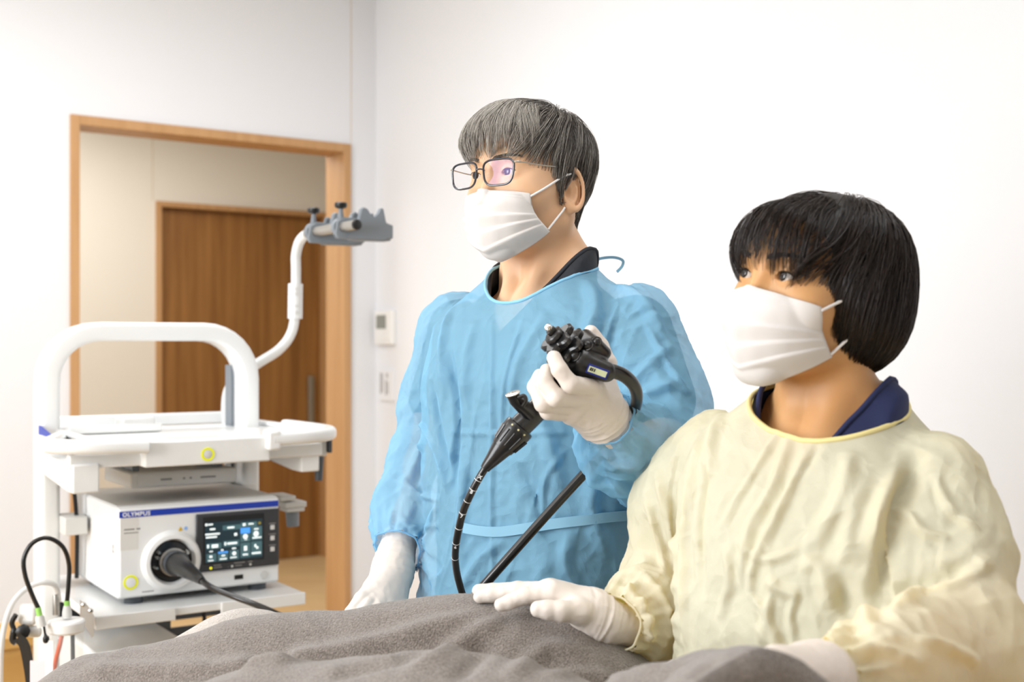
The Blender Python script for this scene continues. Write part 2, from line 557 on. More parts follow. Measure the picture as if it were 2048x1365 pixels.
# thermostat and switch plate on the wall by the corner
tm = tag(empty('thermostat', W(0, 0.091, 1.285)), 'white wall thermostat with grey display beside the door frame', 'thermostat')
mbo('housing', wall_box(MB(), -0.001, 0.022, 0.021, 0.161, 1.285, 1.424), M_white, tm, world=True, smooth=False, bevel=0.006)
mbo('display', wall_box(MB(), 0.0221, 0.0235, 0.042, 0.115, 1.35, 1.405), M_lcd, tm, world=True, smooth=False)
mbo('button_strip', wall_box(MB(), 0.0221, 0.024, 0.05, 0.135, 1.305, 1.325), M_white, tm, world=True, smooth=False, bevel=0.001)
sp = tag(empty('switch_plate', W(0, 0.096, 1.057)), 'pale switch plate with small grey markings below the thermostat', 'switch plate')
mbo('plate', wall_box(MB(), -0.001, 0.009, 0.041, 0.15, 1.057, 1.186), M_wall, sp, world=True, smooth=False, bevel=0.002)
for i, (b0, z0, w_, h_) in enumerate(((0.05, 1.085, 0.008, 0.085), (0.066, 1.09, 0.006, 0.078), (0.092, 1.08, 0.008, 0.06), (0.108, 1.085, 0.005, 0.05), (0.1, 1.15, 0.008, 0.02))):
    mbo('marking', wall_box(MB(), 0.009, 0.0096, b0, b0 + w_, z0, z0 + h_), M_ink, sp, world=True, smooth=False)

# ------------------------------------------------------------------ equipment cart (local axes: x along its front, y to its back)
CO = np.array([(235 - CX) / FPX * 2.64, 2.64]); CTH = math.radians(33)
CAX = np.array([math.cos(CTH), math.sin(CTH)]); CDP = np.array([-math.sin(CTH), math.cos(CTH)])


def CW(x, d, z):
    p = CO + x * CAX + d * CDP
    return np.array([p[0], p[1], z])


def cart_empty(name, x, d, z):
    return empty(name, CW(x, d, z), CTH)


class CB(MB):
    """shapes in cart axes, stored in world space"""
    def add(s, V, F): return MB.add(s, [CW(*p) for p in V], F)


def rrect(w, h, r, n=5):
    out = []
    for cx, cy, a0 in ((w / 2 - r, h / 2 - r, 0), (-w / 2 + r, h / 2 - r, 90), (-w / 2 + r, -h / 2 + r, 180), (w / 2 - r, -h / 2 + r, 270)):
        for k in range(n + 1):
            t = math.radians(a0 + 90 * k / n); out.append((cx + r * math.cos(t), cy + r * math.sin(t)))
    return out


cart = tag(cart_empty('equipment_cart', 0.16, 0.3, 0), 'white wheeled equipment cart with arched handle in front of the doorway', 'cart')


def cp(name, mb, m, parent=None, **k):
    return mbo(name, mb, m, parent or cart, world=True, **k)


# arch with the two posts
XL, XR, DA, ZT = -0.077, 0.398, 0.30, 1.322
arc = [(XL, DA, 0.10), (XL, DA, 0.6), (XL, DA, 1.19)]
for k in range(1, 9):
    t = math.radians(90 * k / 8); arc.append((XL + 0.115 * (1 - math.cos(t)), DA, ZT - 0.115 + 0.115 * math.sin(t)))
for k in range(0, 9):
    t = math.radians(90 - 90 * k / 8); arc.append((XR - 0.115 * (1 - math.cos(t)), DA, ZT - 0.115 + 0.115 * math.sin(t)))
arc += [(XR, DA, 1.15), (XR, DA, 0.6), (XR, DA, 0.10)]
cp('arch_frame', CB().sweep(arc, 1.0, prof=rrect(0.044, 0.085, 0.012), up=(0, 1, 0)), M_wpaint, sharp=50)
cp('rear_strip', CB().box(XR - 0.03, XR - 0.023, DA + 0.02, DA + 0.06, 0.9, 1.24), M_grey)
cp('side_panel', CB().box(XL - 0.012, XL + 0.012, DA - 0.02, DA + 0.04, 0.12, 1.06), M_wpaint, bevel=0.004)
# top tray with rim, front panel, grab bars
TZ = 1.088
tray = cp('tray', CB().box(-0.062, 0.455, -0.035, 0.44, TZ - 0.03, TZ), M_wpaint, bevel=0.006)
cp('tray_rim', CB().box(-0.066, -0.05, -0.02, 0.45, TZ, TZ + 0.012), M_wpaint, tray, bevel=0.004)
cp('tray_rim', CB().box(0.44, 0.46, -0.02, 0.45, TZ, TZ + 0.012), M_wpaint, tray, bevel=0.004)
cp('tray_rim', CB().box(-0.066, 0.46, 0.44, 0.46, TZ, TZ + 0.03), M_wpaint, tray, bevel=0.004)
fp = cp('front_panel', CB().box(0.035, 0.312, -0.075, -0.03, TZ - 0.052, TZ + 0.002), M_white, bevel=0.004)
cp('power_ring', CB().lathe((0.17, -0.0755, 1.058), (0, -1, 0), [(0.0145, 0), (0.0145, 0.0015), (0.0105, 0.0015), (0.0105, 0)]), M_yel, fp)
cp('power_button', CB().lathe((0.17, -0.0755, 1.058), (0, -1, 0), [(0.0095, 0), (0.0095, 0.001), (0.008, 0.0018)]), M_lgrey, fp)
cp('front_skirt', CB().box(-0.11, 0.45, -0.045, -0.02, TZ - 0.05, TZ - 0.02), M_white, bevel=0.004)
pl_ = rrect(0.034, 0.03, 0.012)
cp('grab_bar', CB().sweep(spline([(-0.07, 0.20, TZ - 0.004), (-0.105, 0.10, TZ - 0.003), (-0.135, 0.02, TZ - 0.003), (-0.128, -0.03, TZ - 0.003), (-0.07, -0.068, TZ - 0.004), (0.04, -0.078, TZ - 0.006)], 6), 1.0, prof=pl_, up=(0, 0, 1)), M_wpaint, sharp=60)
cp('grab_bar', CB().sweep(spline([(0.312, -0.078, TZ - 0.004), (0.40, -0.075, TZ - 0.002), (0.462, -0.045, TZ), (0.485, 0.03, TZ + 0.002), (0.482, 0.24, TZ + 0.002)], 6), 1.0, prof=pl_, up=(0, 0, 1)), M_wpaint, sharp=60)
cp('bar_clip', CB().box(0.30, 0.33, -0.094, -0.055, TZ - 0.028, TZ + 0.016), M_white, bevel=0.006)
# brackets below the tray
cp('tray_bracket', CB().prism([(-0.105, -0.05, TZ - 0.04), (-0.105, 0.30, TZ - 0.04), (-0.105, 0.30, TZ - 0.075), (-0.105, 0.0, TZ - 0.10), (-0.105, -0.05, TZ - 0.10)], (0.055, 0, 0)), M_white, bevel=0.004)
cp('tray_bracket', CB().prism([(0.40, -0.04, TZ - 0.04), (0.40, 0.30, TZ - 0.04), (0.40, 0.30, TZ - 0.06), (0.40, 0.02, TZ - 0.085), (0.40, -0.04, TZ - 0.085)], (0.045, 0, 0)), M_white, bevel=0.004)
cp('blue_label', CB().prism([(-0.100, 0.10, TZ + 0.002), (-0.100, 0.27, TZ + 0.002), (-0.100, 0.27, TZ + 0.022), (-0.100, 0.24, TZ + 0.022)], (-0.0012, 0, 0)), M_blue)
# hooks at the cart's side
hk = cp('cup_holder', CB().box(0.462, 0.492, 0.02, 0.06, TZ - 0.058, TZ - 0.008), M_lgrey, bevel=0.005)
cp('hook', CB().cyl((0.477, 0.035, TZ - 0.055), (0.474, 0.03, TZ - 0.115), 0.012, 0.0085), M_dgrey, hk)
cp('hook_plate', CB().box(0.492, 0.502, 0.015, 0.075, TZ - 0.05, TZ - 0.005), M_dgrey, hk, bevel=0.002)
h2 = cp('cup_holder', CB().box(0.395, 0.435, 0.07, 0.15, 0.925, 0.937).box(0.408, 0.462, 0.07, 0.12, 0.908, 0.922).box(0.412, 0.458, 0.072, 0.118, 0.898, 0.908), M_lgrey, bevel=0.003)
cp('cup', CB().cyl((0.435, 0.095, 0.90), (0.437, 0.095, 0.862), 0.0165, 0.0145), M_grey, h2)
# shelf under the processor
ZS = 0.738
sh = cp('shelf', CB().box(-0.066, 0.394, -0.07, 0.44, ZS - 0.018, ZS), M_wpaint, bevel=0.003)
cp('shelf_lip', CB().box(-0.066, 0.10, -0.078, -0.068, ZS - 0.026, ZS + 0.001), M_wpaint, sh, bevel=0.002)
cp('shelf_lip', CB().box(0.20, 0.394, -0.078, -0.068, ZS - 0.026, ZS + 0.001), M_wpaint, sh, bevel=0.002)
# lower compartment: grey back plate with slots (slats between them), bottom platform, castors
bk = cp('back_plate', CB().box(-0.05, 0.21, 0.30, 0.306, 0.30, 0.70).box(0.33, 0.38, 0.30, 0.306, 0.30, 0.70), M_dgrey)
for k in range(8):
    cp('slat', CB().box(0.2, 0.335, 0.30, 0.306, 0.375 + k * 0.042, 0.375 + k * 0.042 + 0.024), M_dgrey, bk)
cp('lower_bin', CB().box(-0.06, 0.14, -0.04, 0.26, 0.35, 0.655), M_wpaint, bevel=0.008)
cp('base_platform', CB().box(-0.14, 0.46, -0.12, 0.5, 0.10, 0.16), M_wpaint, bevel=0.02)
for x in (-0.1, 0.42):
    for d in (-0.08, 0.46):
        cs = cp('caster', CB().cyl((x - 0.012, d, 0.05), (x + 0.012, d, 0.05), 0.05), M_dgrey)
        cp('caster_fork', CB().box(x - 0.02, x + 0.02, d - 0.02, d + 0.02, 0.05, 0.11), M_grey, cs)
# cables inside the cart
for i, pts in enumerate((((0.02, 0.24, 0.71), (0.06, 0.2, 0.672), (0.12, 0.2, 0.668), (0.17, 0.22, 0.70)),
                         ((0.24, 0.24, 0.72), (0.262, 0.22, 0.67), (0.262, 0.22, 0.60), (0.25, 0.25, 0.5)),
                         ((0.33, 0.2, 0.72), (0.345, 0.16, 0.66), (0.38, 0.15, 0.63), (0.40, 0.2, 0.55)),
                         ((-0.045, 0.26, 1.0), (-0.03, 0.25, 0.97), (-0.022, 0.25, 0.88), (-0.02, 0.26, 0.76)))):
    cp('cable', CB().sweep(spline(pts, 6), 0.005, 8), M_black)
cp('cable_tray', CB().box(-0.058, -0.008, 0.21, 0.30, 0.865, 0.905), M_lgrey, bevel=0.003)

# flat unit hung below the tray and the small white tray lying on top
fu = tag(cart_empty('flat_unit', 0.16, 0.12, 1.0), 'flat pale grey unit mounted under the cart tray', 'device')
mbo('unit_body', CB().box(0.045, 0.285, 0.06, 0.27, 0.978, 1.012), M_lgrey, fu, world=True, bevel=0.004)
mbo('unit_front', CB().box(0.06, 0.27, 0.0585, 0.0597, 0.984, 1.006), M_lgrey, fu, world=True)
for x0, x1 in ((0.11, 0.135), (0.16, 0.165), (0.175, 0.18), (0.20, 0.235)):
    mbo('unit_mark', CB().box(x0, x1, 0.0578, 0.0583, 0.993, 0.997), M_ink, fu, world=True)
mbo('hanger_strap', CB().box(0.06, 0.075, 0.1, 0.24, 1.012, TZ - 0.03), M_grey, fu, world=True)
mbo('hanger_strap', CB().box(0.25, 0.265, 0.1, 0.24, 1.012, TZ - 0.03), M_grey, fu, world=True)
ot = tag(cart_empty('instrument_rest', 0.0, 0.2, TZ), 'shallow white plastic rest lying on the left of the cart tray', 'tray')
mbo('rest_body', CB().box(-0.045, 0.165, 0.23, 0.34, TZ, TZ + 0.012), M_white, ot, world=True, bevel=0.005)
mbo('rest_lip', CB().box(-0.045, 0.165, 0.225, 0.232, TZ + 0.002, TZ + 0.02), M_white, ot, world=True, bevel=0.002)
mbo('rest_block', CB().box(0.10, 0.18, 0.32, 0.39, TZ, TZ + 0.03), M_white, ot, world=True, bevel=0.006)

# ------------------------------------------------------------------ video processor
PW, PH, PD, PZ = 0.362, 0.196, 0.36, 0.752
vp = tag(cart_empty('video_processor', 0.18, 0.18, ZS), 'white video processor with blue stripe and touch screen on the cart shelf', 'processor')


def vpp(name, mb, m, parent=None, **k): return mbo(name, mb, m, parent or vp, world=True, **k)


hous = vpp('housing', CB().box(0, PW, 0.004, PD, PZ, PZ + PH), M_white, bevel=0.006)
vpp('top_plate', CB().box(0.004, PW - 0.004, 0.02, PD - 0.004, PZ + PH, PZ + PH + 0.0012), M_lgrey, hous)
ff = vpp('front_face', CB().box(0.002, PW - 0.002, -0.006, 0.006, PZ + 0.004, PZ + PH - 0.003), M_white, bevel=0.004)
stripe = vpp('blue_stripe', CB().box(0.002, PW - 0.004, -0.0075, -0.0055, PZ + PH - 0.022, PZ + PH - 0.009), M_blue, ff)
cmat = Matrix(((1, 0, 0, 0), (0, 0, -1, 0), (0, 1, 0, 0), (0, 0, 0, 1)))      # text plane facing the cart's front


def on_front(x, z, d=-0.0076):
    return Matrix.Translation(Vector((x - 0.18, d - 0.18, z - ZS))) @ cmat


tx = text('maker_lettering', 'OLYMPUS', 0.0125, on_front(0.008, PZ + PH - 0.0198), M_wink, stripe, bold=0.0004, space=1.12)
for (x, z, w_, h_) in ((0.012, 0.147, 0.022, 0.003), (0.038, 0.147, 0.008, 0.003), (0.012, 0.14, 0.03, 0.002), (0.05, 0.012, 0.025, 0.002)):
    vpp('small_print', CB().box(x, x + w_, -0.0066, -0.0059, PZ + z, PZ + z + h_), M_ink, ff)
vpp('grey_field', CB().box(0.004, 0.042, -0.0064, -0.0058, PZ + 0.105, PZ + PH - 0.024), mat('pale_field', '#e3e0da', 0.5), ff)
vpp('warning_mark', CB().prism([(0.128, -0.0066, PZ + 0.137), (0.138, -0.0066, PZ + 0.137), (0.133, -0.0066, PZ + 0.146)], (0, -0.0004, 0)), mat('yellow_mark', '#e0b400', 0.5), ff)
vpp('round_mark', CB().lathe((0.145, -0.0062, PZ + 0.141), (0, -1, 0), [(0.004, 0), (0.004, 0.0006)], 16), mat('blue_mark', '#8fb6ea', 0.5), ff)
for z in (0.115, 0.125): vpp('side_vent', CB().box(-0.0006, 0.001, 0.03, 0.036, PZ + z - 0.02, PZ + z - 0.012), M_ink, hous)
# light socket: raised white collar, dark recess
SX, SZ = 0.113, PZ + 0.073
vpp('socket_collar', CB().lathe((SX, -0.006, SZ), (0, -1, 0), [(0.066, 0), (0.064, 0.006), (0.058, 0.013), (0.050, 0.014), (0.047, 0.008), (0.044, -0.004)], 40), M_white, ff)
vpp('socket_recess', CB().lathe((SX, -0.0064, SZ), (0, -1, 0), [(0.0455, 0), (0.0445, 0.0006)], 36), mat('socket_dark', '#16171a', 0.25), ff)
pb = vpp('power_ring', CB().lathe((0.026, -0.006, PZ + 0.036), (0, -1, 0), [(0.0155, 0), (0.0155, 0.0014), (0.0122, 0.0014), (0.0122, 0)]), M_yel, ff)
vpp('power_button', CB().lathe((0.026, -0.006, PZ + 0.036), (0, -1, 0), [(0.011, 0), (0.0105, 0.0018), (0.008, 0.0022)]), M_white, pb)
usb = vpp('data_port', CB().box(0.255, 0.275, -0.0068, -0.0055, PZ + 0.018, PZ + 0.028), M_black, ff)
vpp('port_knob', CB().lathe((0.325, -0.006, PZ + 0.022), (0, -1, 0), [(0.010, 0), (0.009, 0.003)]), M_lgrey, ff)
for x in (0.03, 0.31):
    for d in (0.03, 0.31):
        vpp('foot', CB().cyl((x + 0.012, d, ZS), (x + 0.012, d, PZ + 0.002), 0.02), M_dgrey)
# touch panel
tp = vpp('touch_panel', CB().box(0.166, PW - 0.003, -0.012, -0.005, PZ + 0.042, PZ + PH - 0.026), mat('panel_dark', '#35363a', 0.35), ff, bevel=0.003)
X0, X1, Z0, Z1 = 0.186, 0.318, PZ + 0.062, PZ + 0.150      # lit area
vpp('screen_glass', CB().box(X0 - 0.004, X1 + 0.004, -0.0126, -0.0118, Z0 - 0.003, Z1 + 0.012), mat('screen_black', '#0e1114', 0.12), tp)
M_s0 = mat('screen_base', '#10222a', 0.3, emit=('#173039', 0.9))
M_s1 = mat('screen_tile', '#3c5a60', 0.3, emit=('#44646a', 0.9))
M_s2 = mat('screen_blue', '#3f8fe8', 0.3, emit=('#59a8ff', 0.95))
M_s3 = mat('screen_glyph', '#eef6f6', 0.3, emit=('#eefafa', 1.0))
M_s4 = mat('screen_amber', '#8a7a2a', 0.3, emit=('#8a7a2a', 0.8))


def scr(name, u0, u1, v0, v1, m, lay=1):
    x0 = X0 + u0 * (X1 - X0); x1 = X0 + u1 * (X1 - X0); z1 = Z1 - v0 * (Z1 - Z0); z0 = Z1 - v1 * (Z1 - Z0)
    d = -0.0127 - 0.00018 * lay
    return vpp(name, CB().box(x0, x1, d, d + 0.00015, z0, z1), m, tp, smooth=False)


scr('screen_base', 0, 1, 0, 1, M_s0)
for r in ((0.3, 0.62, 0.1, 0.22), (0.62, 0.9, 0.06, 0.19), (0.02, 0.28, 0.52, 0.66), (0.31, 0.59, 0.49, 0.64), (0.61, 0.78, 0.21, 0.55), (0.80, 0.99, 0.19, 0.53),
          (0.61, 0.78, 0.58, 0.95), (0.80, 0.99, 0.57, 0.93), (0.02, 0.19, 0.78, 0.98), (0.22, 0.39, 0.76, 0.98), (0.42, 0.58, 0.74, 0.97)):
    scr('screen_tile', *r, M_s1, 2)
scr('active_tile', 0.61, 0.78, 0.20, 0.34, M_s2, 3)
scr('active_tile', 0.22, 0.39, 0.745, 0.79, M_s2, 3)
scr('alert_glyph', 0.925, 0.97, 0.08, 0.14, M_s4, 3)
for r in ((0.0, 0.04, 0.02, 0.075), (0.05, 0.13, 0.03, 0.065), (0.08, 0.17, 0.145, 0.19), (0.38, 0.50, 0.14, 0.185), (0.65, 0.70, 0.085, 0.15), (0.75, 0.84, 0.095, 0.13),
          (0.0, 0.25, 0.27, 0.31), (0.01, 0.2, 0.345, 0.385), (0.5, 0.55, 0.31, 0.38), (0.03, 0.065, 0.545, 0.63), (0.11, 0.22, 0.55, 0.635), (0.33, 0.36, 0.52, 0.6), (0.38, 0.55, 0.535, 0.585),
          (0.85, 0.93, 0.235, 0.27), (0.82, 0.98, 0.455, 0.49), (0.68, 0.73, 0.49, 0.51), (0.65, 0.74, 0.855, 0.895), (0.81, 0.97, 0.84, 0.885),
          (0.07, 0.13, 0.705, 0.735), (0.27, 0.31, 0.69, 0.73), (0.46, 0.53, 0.675, 0.71), (0.05, 0.14, 0.93, 0.96), (0.25, 0.37, 0.915, 0.95), (0.43, 0.54, 0.905, 0.935),
          (0.07, 0.12, 0.82, 0.88), (0.28, 0.34, 0.83, 0.87), (0.67, 0.725, 0.66, 0.78), (0.855, 0.89, 0.64, 0.71), (0.885, 0.925, 0.70, 0.76)):
    scr('screen_glyph', *r, M_s3, 4)
for (u, v, r_) in ((0.695, 0.42, 0.0055), (0.885, 0.375, 0.0062), (0.5, 0.82, 0.0045)):
    vpp('screen_dot', CB().lathe((X0 + u * (X1 - X0), -0.0132, Z1 - v * (Z1 - Z0)), (0, -1, 0), [(r_, 0), (r_, 0.0003)], 18), M_s3, tp)
for z in (0.128, 0.104, 0.079):
    vpp('panel_key', CB().box(0.337, 0.347, -0.0128, -0.0118, PZ + z - 0.005, PZ + z + 0.005), M_lgrey, tp, bevel=0.001)
    vpp('key_caption', CB().box(0.334, 0.35, -0.0124, -0.0119, PZ + z + 0.008, PZ + z + 0.0098), M_ink, tp)
vpp('status_led', CB().lathe((0.199, -0.0119, PZ + 0.050), (0, -1, 0), [(0.0028, 0), (0.0028, 0.0008)], 16), mat('led_yellow', '#f2ee20', 0.3, emit=('#f6f22c', 1.2)), tp)
for (x0, x1, z) in ((0.205, 0.222, 0.055), (0.205, 0.224, 0.050), (0.252, 0.277, 0.056), (0.255, 0.270, 0.050), (0.285, 0.295, 0.056), (0.238, 0.2388, 0.049)):
    vpp('key_caption', CB().box(x0, x1, -0.0124, -0.0119, PZ + z - 0.001, PZ + z + 0.001), M_ink, tp)
for x in (0.2475, 0.29): vpp('panel_key', CB().lathe((x, -0.0119, PZ + 0.0495), (0, -1, 0), [(0.0027, 0), (0.0025, 0.001)], 14), M_lgrey, tp)

# ------------------------------------------------------------------ scope hanger on its bent pole
sg = tag(empty('scope_hanger', P(530, 1150, 3.2)), 'grey two-bay scope hanger on a bent white pole above the cart', 'hanger')
hy = 3.2
pole = [P(540, 1290, hy), P(470, 1000, hy + 0.03), P(452, 820, hy + 0.02), P(470, 760, hy), P(515, 728, hy), P(560, 698, hy), P(585, 660, hy), P(591, 600, hy), P(592, 540, hy), P(592, 510, hy), P(600, 482, hy - 0.02), P(618, 466, hy - 0.06), P(640, 462, hy - 0.10)]
mbo('pole', MB().sweep(spline(pole, 8), 0.0125, 14), M_wpaint, sg, world=True)
cl = mbo('pole_clamp', MB().cyl(P(590, 638, hy), P(591, 568, hy), 0.0185, n=18), M_wpaint, sg, world=True)
for y in (578, 588, 612, 625):
    c = P(591, y, hy - 0.018); mbo('screw', MB().cyl(c, c + np.array([0, -0.004, 0]), 0.0032, n=12), M_lgrey, cl, world=True)
RA = P(614, 467, 3.12); RB = P(712, 450, 2.95)                       # steel rod
mbo('rod', MB().cyl(RA, RB, 0.0125, n=20), M_steel, sg, world=True)
rd = (RB - RA) / np.linalg.norm(RB - RA)
mbo('rod_cap', MB().lathe(RB, rd, [(0.0125, 0), (0.0128, 0.001), (0.0122, 0.007), (0.009, 0.009)], 20), M_black, sg, world=True)
hd_ = np.array([E1[0], E1[1] * 0.55, 0.0]); hd_ /= np.linalg.norm(hd_)   # direction the hooks reach out
upv = np.array([0, 0, 1.0])
for (t0, sc_) in ((0.16, 1.0), (0.72, 1.0)):
    c = RA + (RB - RA) * t0
    hk_ = mbo('hook_plate', MB().prism([c + hd_ * a * sc_ + upv * b * sc_ for a, b in
              ((-0.022, -0.016), (-0.016, -0.028), (0.10, -0.031), (0.107, -0.026), (0.112, -0.027), (0.122, -0.024), (0.122, 0.008), (0.105, 0.014), (0.098, 0.048), (0.090, 0.050), (0.084, 0.036), (0.075, 0.027), (0.066, 0.034),
               (0.058, 0.046), (0.048, 0.050), (0.042, 0.046), (0.036, 0.020), (0.018, 0.023), (0.0, 0.024), (-0.018, 0.014))], rd * 0.012), M_grey, sg, world=True, bevel=0.003)
    c2 = c - rd * 0.012
    mbo('hook_fork', MB().prism([c2 + hd_ * a * sc_ + upv * b * sc_ + rd * (-0.02) for a, b in
              ((0.030, -0.028), (0.118, -0.028), (0.118, 0.004), (0.098, 0.012), (0.092, 0.04), (0.086, 0.04), (0.078, 0.022), (0.064, 0.022), (0.05, 0.042), (0.042, 0.040), (0.034, 0.012))], rd * 0.010), M_grey, hk_, world=True, bevel=0.003)
    mbo('hook_floor', MB().prism([c2 + hd_ * a + upv * b for a, b in ((0.028, -0.030), (0.118, -0.030), (0.118, -0.020), (0.028, -0.020))], rd * 0.02).prism([c2 - rd * 0.012 + hd_ * a + upv * b for a, b in ((0.028, -0.030), (0.118, -0.030), (0.118, -0.020), (0.028, -0.020))], rd * 0.014), M_grey, hk_, world=True, bevel=0.002)
    mbo('collar', MB().lathe(c - rd * 0.012, rd, [(0.0225, 0), (0.0235, 0.003), (0.0235, 0.011), (0.0225, 0.014), (0.0135, 0.014), (0.0135, 0.0)], 28), M_grey, hk_, world=True)
    mbo('dark_slot', MB().prism([c + rd * -0.0005 + hd_ * a + upv * b for a, b in ((0.036, 0.004), (0.044, 0.004), (0.046, 0.034), (0.042, 0.034))], rd * -0.003), M_dgrey, hk_, world=True)
    kb = mbo('stem', MB().cyl(c + upv * 0.02 - rd * 0.004, c + upv * 0.046 - rd * 0.004, 0.008, 0.005, 12), M_grey, hk_, world=True)
    kn = mbo('clamp_knob', MB().lathe(c + upv * 0.045 - rd * 0.004, upv, [(0.006, 0), (0.014, 0.003), (0.0155, 0.006), (0.0155, 0.013), (0.013, 0.015)], 12), M_black, hk_, world=True)

# ------------------------------------------------------------------ things hanging at the cart's near corner
YB = 2.42
wb = tag(empty('water_bottle', P(118, 1360, YB)), 'clear water bottle with white cap, green fittings and looped black hose', 'bottle')
bx = P(133, 1290, YB)
mbo('bottle_body', MB().lathe(P(133, 1352, YB), (0, 0, 1), [(0.028, 0), (0.033, 0.003), (0.033, 0.075), (0.030, 0.086), (0.024, 0.09), (0.022, 0.088), (0.031, 0.07), (0.031, 0.006)], 32), M_clear, wb, world=True)
mbo('bottle_cap', MB().sweep([P(133, 1266, YB), P(133, 1240, YB)], [0.033, 0.035], 32), M_white, wb, world=True, bevel=0.005)
mbo('cap_arm', MB().hexa([P(x, y, d) for y in (1262, 1246) for d in (YB - 0.015, YB + 0.015) for x in (96, 133)]), M_white, wb, world=True, bevel=0.004)
mbo('water_tube', MB().sweep(spline([P(126, 1262, YB), P(120, 1290, YB), P(112, 1320, YB), P(108, 1348, YB)], 6), 0.0042, 10), M_orange, wb, world=True)
mbo('inner_tube', MB().sweep([P(145, 1262, YB), P(146, 1345, YB)], 0.004, 10), M_dgrey, wb, world=True)
hs = mbo('hose', MB().sweep(spline([P(134, 1204, YB), P(137, 1170, YB), P(138, 1130, YB), P(128, 1098, YB - 0.01), P(108, 1081, YB - 0.02), P(86, 1077, YB - 0.03), P(62, 1090, YB - 0.04), P(48, 1118, YB - 0.045), P(50, 1150, YB - 0.045), P(62, 1185, YB - 0.04), P(77, 1218, YB - 0.035)], 8), 0.0044, 12), M_rubber, wb, world=True)
for a, b in ((P(134, 1212, YB), P(134, 1202, YB)), (P(79, 1232, YB - 0.035), P(76, 1216, YB - 0.035))):
    mbo('fitting', MB().cyl(a, b, 0.0055, n=14), M_green, hs, world=True)
mbo('fitting_sleeve', MB().sweep([P(134, 1236, YB), P(134, 1225, YB), P(134, 1212, YB)], [0.009, 0.009, 0.0062], 16), M_lgrey, wb, world=True)
vv = mbo('valve_sleeve', MB().sweep([P(84, 1254, YB - 0.035), P(80, 1240, YB - 0.035), P(79, 1232, YB - 0.035)], [0.0085, 0.009, 0.0075], 16), M_lgrey, wb, world=True)
mbo('valve_cap', MB().sweep(spline([P(88, 1254, YB - 0.04), P(90, 1268, YB - 0.04), P(92, 1278, YB - 0.04), P(93, 1288, YB - 0.04)], 4), [0.0022] * 5 + [0.003, 0.004, 0.006] + [0.0062] * 3 + [0.005, 0.002], 12), M_black, vv, world=True)
mbo('paper_label', MB().hexa([P(x, y, d) for y in (1356, 1282) for d in (YB - 0.043, YB - 0.041) for x in (90, 106)]), M_white, wb, world=True)
ps = tag(empty('pole_clamp', P(45, 1270, 2.5)), 'white pole clamp with black screw knob at the left cart post', 'clamp')
mbo('clamp_body', MB().hexa([P(x, y, d) for y in (1252, 1208) for d in (2.46, 2.52) for x in (36, 74)]), M_white, ps, world=True, bevel=0.01)
mbo('clamp_jaw', MB().hexa([P(x, y, d) for y in (1276, 1252) for d in (2.47, 2.51) for x in (52, 84)]), M_white, ps, world=True, bevel=0.008)
mbo('lever', MB().sweep(spline([P(32, 1230, 2.45), P(24, 1246, 2.45), P(28, 1262, 2.45), P(26, 1280, 2.45), P(33, 1286, 2.45)], 5), [0.005] * 10 + [0.007] * 11, 10), M_black, ps, world=True)
mbo('screw_knob', MB().lathe(P(46, 1264, 2.45), (0.3, -1, 0.1), [(0.006, -0.012), (0.014, -0.008), (0.014, 0.004), (0.008, 0.008)], 8), M_black, ps, world=True)
mbo('strap', MB().sweep(spline([P(36, 1276, 2.44), P(48, 1290, 2.44), P(56, 1325, 2.44), P(62, 1368, 2.44), P(64, 1430, 2.44)], 5), 1.0, prof=[(0.010, 0.0012), (-0.010, 0.0012), (-0.010, -0.0012), (0.010, -0.0012)], up=(0, 1, 0)), M_black, ps, world=True)
mt = tag(mbo('milky_hose', MB().sweep(spline([P(118, 1200, 2.55), P(112, 1174, 2.52), P(92, 1166, 2.5), P(60, 1174, 2.48), P(30, 1200, 2.46), P(12, 1240, 2.45), P(2, 1300, 2.44), P(0, 1400, 2.44)], 7), 0.0055, 12), M_milky), 'pale translucent hose arching left of the cart post', 'hose')
sp_ = tag(empty('steel_bracket', P(178, 1260, 2.5)), 'small bent steel bracket at the shelf corner', 'bracket')
mbo('bracket_plate', MB().prism([P(160, 1200, 2.545), P(176, 1212, 2.50), P(188, 1232, 2.47), P(188, 1272, 2.47), P(184, 1276, 2.475), P(172, 1256, 2.50), P(160, 1245, 2.545)], (0.001, -0.003, 0)), M_steel, sp_, world=True)
for x, y, d in ((167, 1210, 2.525), (181, 1222, 2.485)):
    c = P(x, y, d); mbo('screw', MB().lathe(c, (0.5, -0.8, 0), [(0.005, -0.002), (0.005, 0.004), (0.003, 0.006)], 14), M_chrome, sp_, world=True)
st_ = tag(mbo('socket_pin', MB().sweep([P(112, 1230, 2.5), P(112, 1200, 2.5), P(111, 1190, 2.5)], [0.0065, 0.0065, 0.005], 14), M_steel), 'short steel pin standing behind the bottle cap', 'pin')
cd_ = tag(empty('paper_card', P(75, 1440, 2.40)), 'pale pink paper card standing at the bottom beside the bottle', 'card')
mbo('sheet', MB().hexa([P(x, y, d) for y in (1440, 1322) for d in (2.40, 2.402) for x in (60, 92)]), mat('pink_paper', '#e9dde2', 0.7), cd_, world=True)
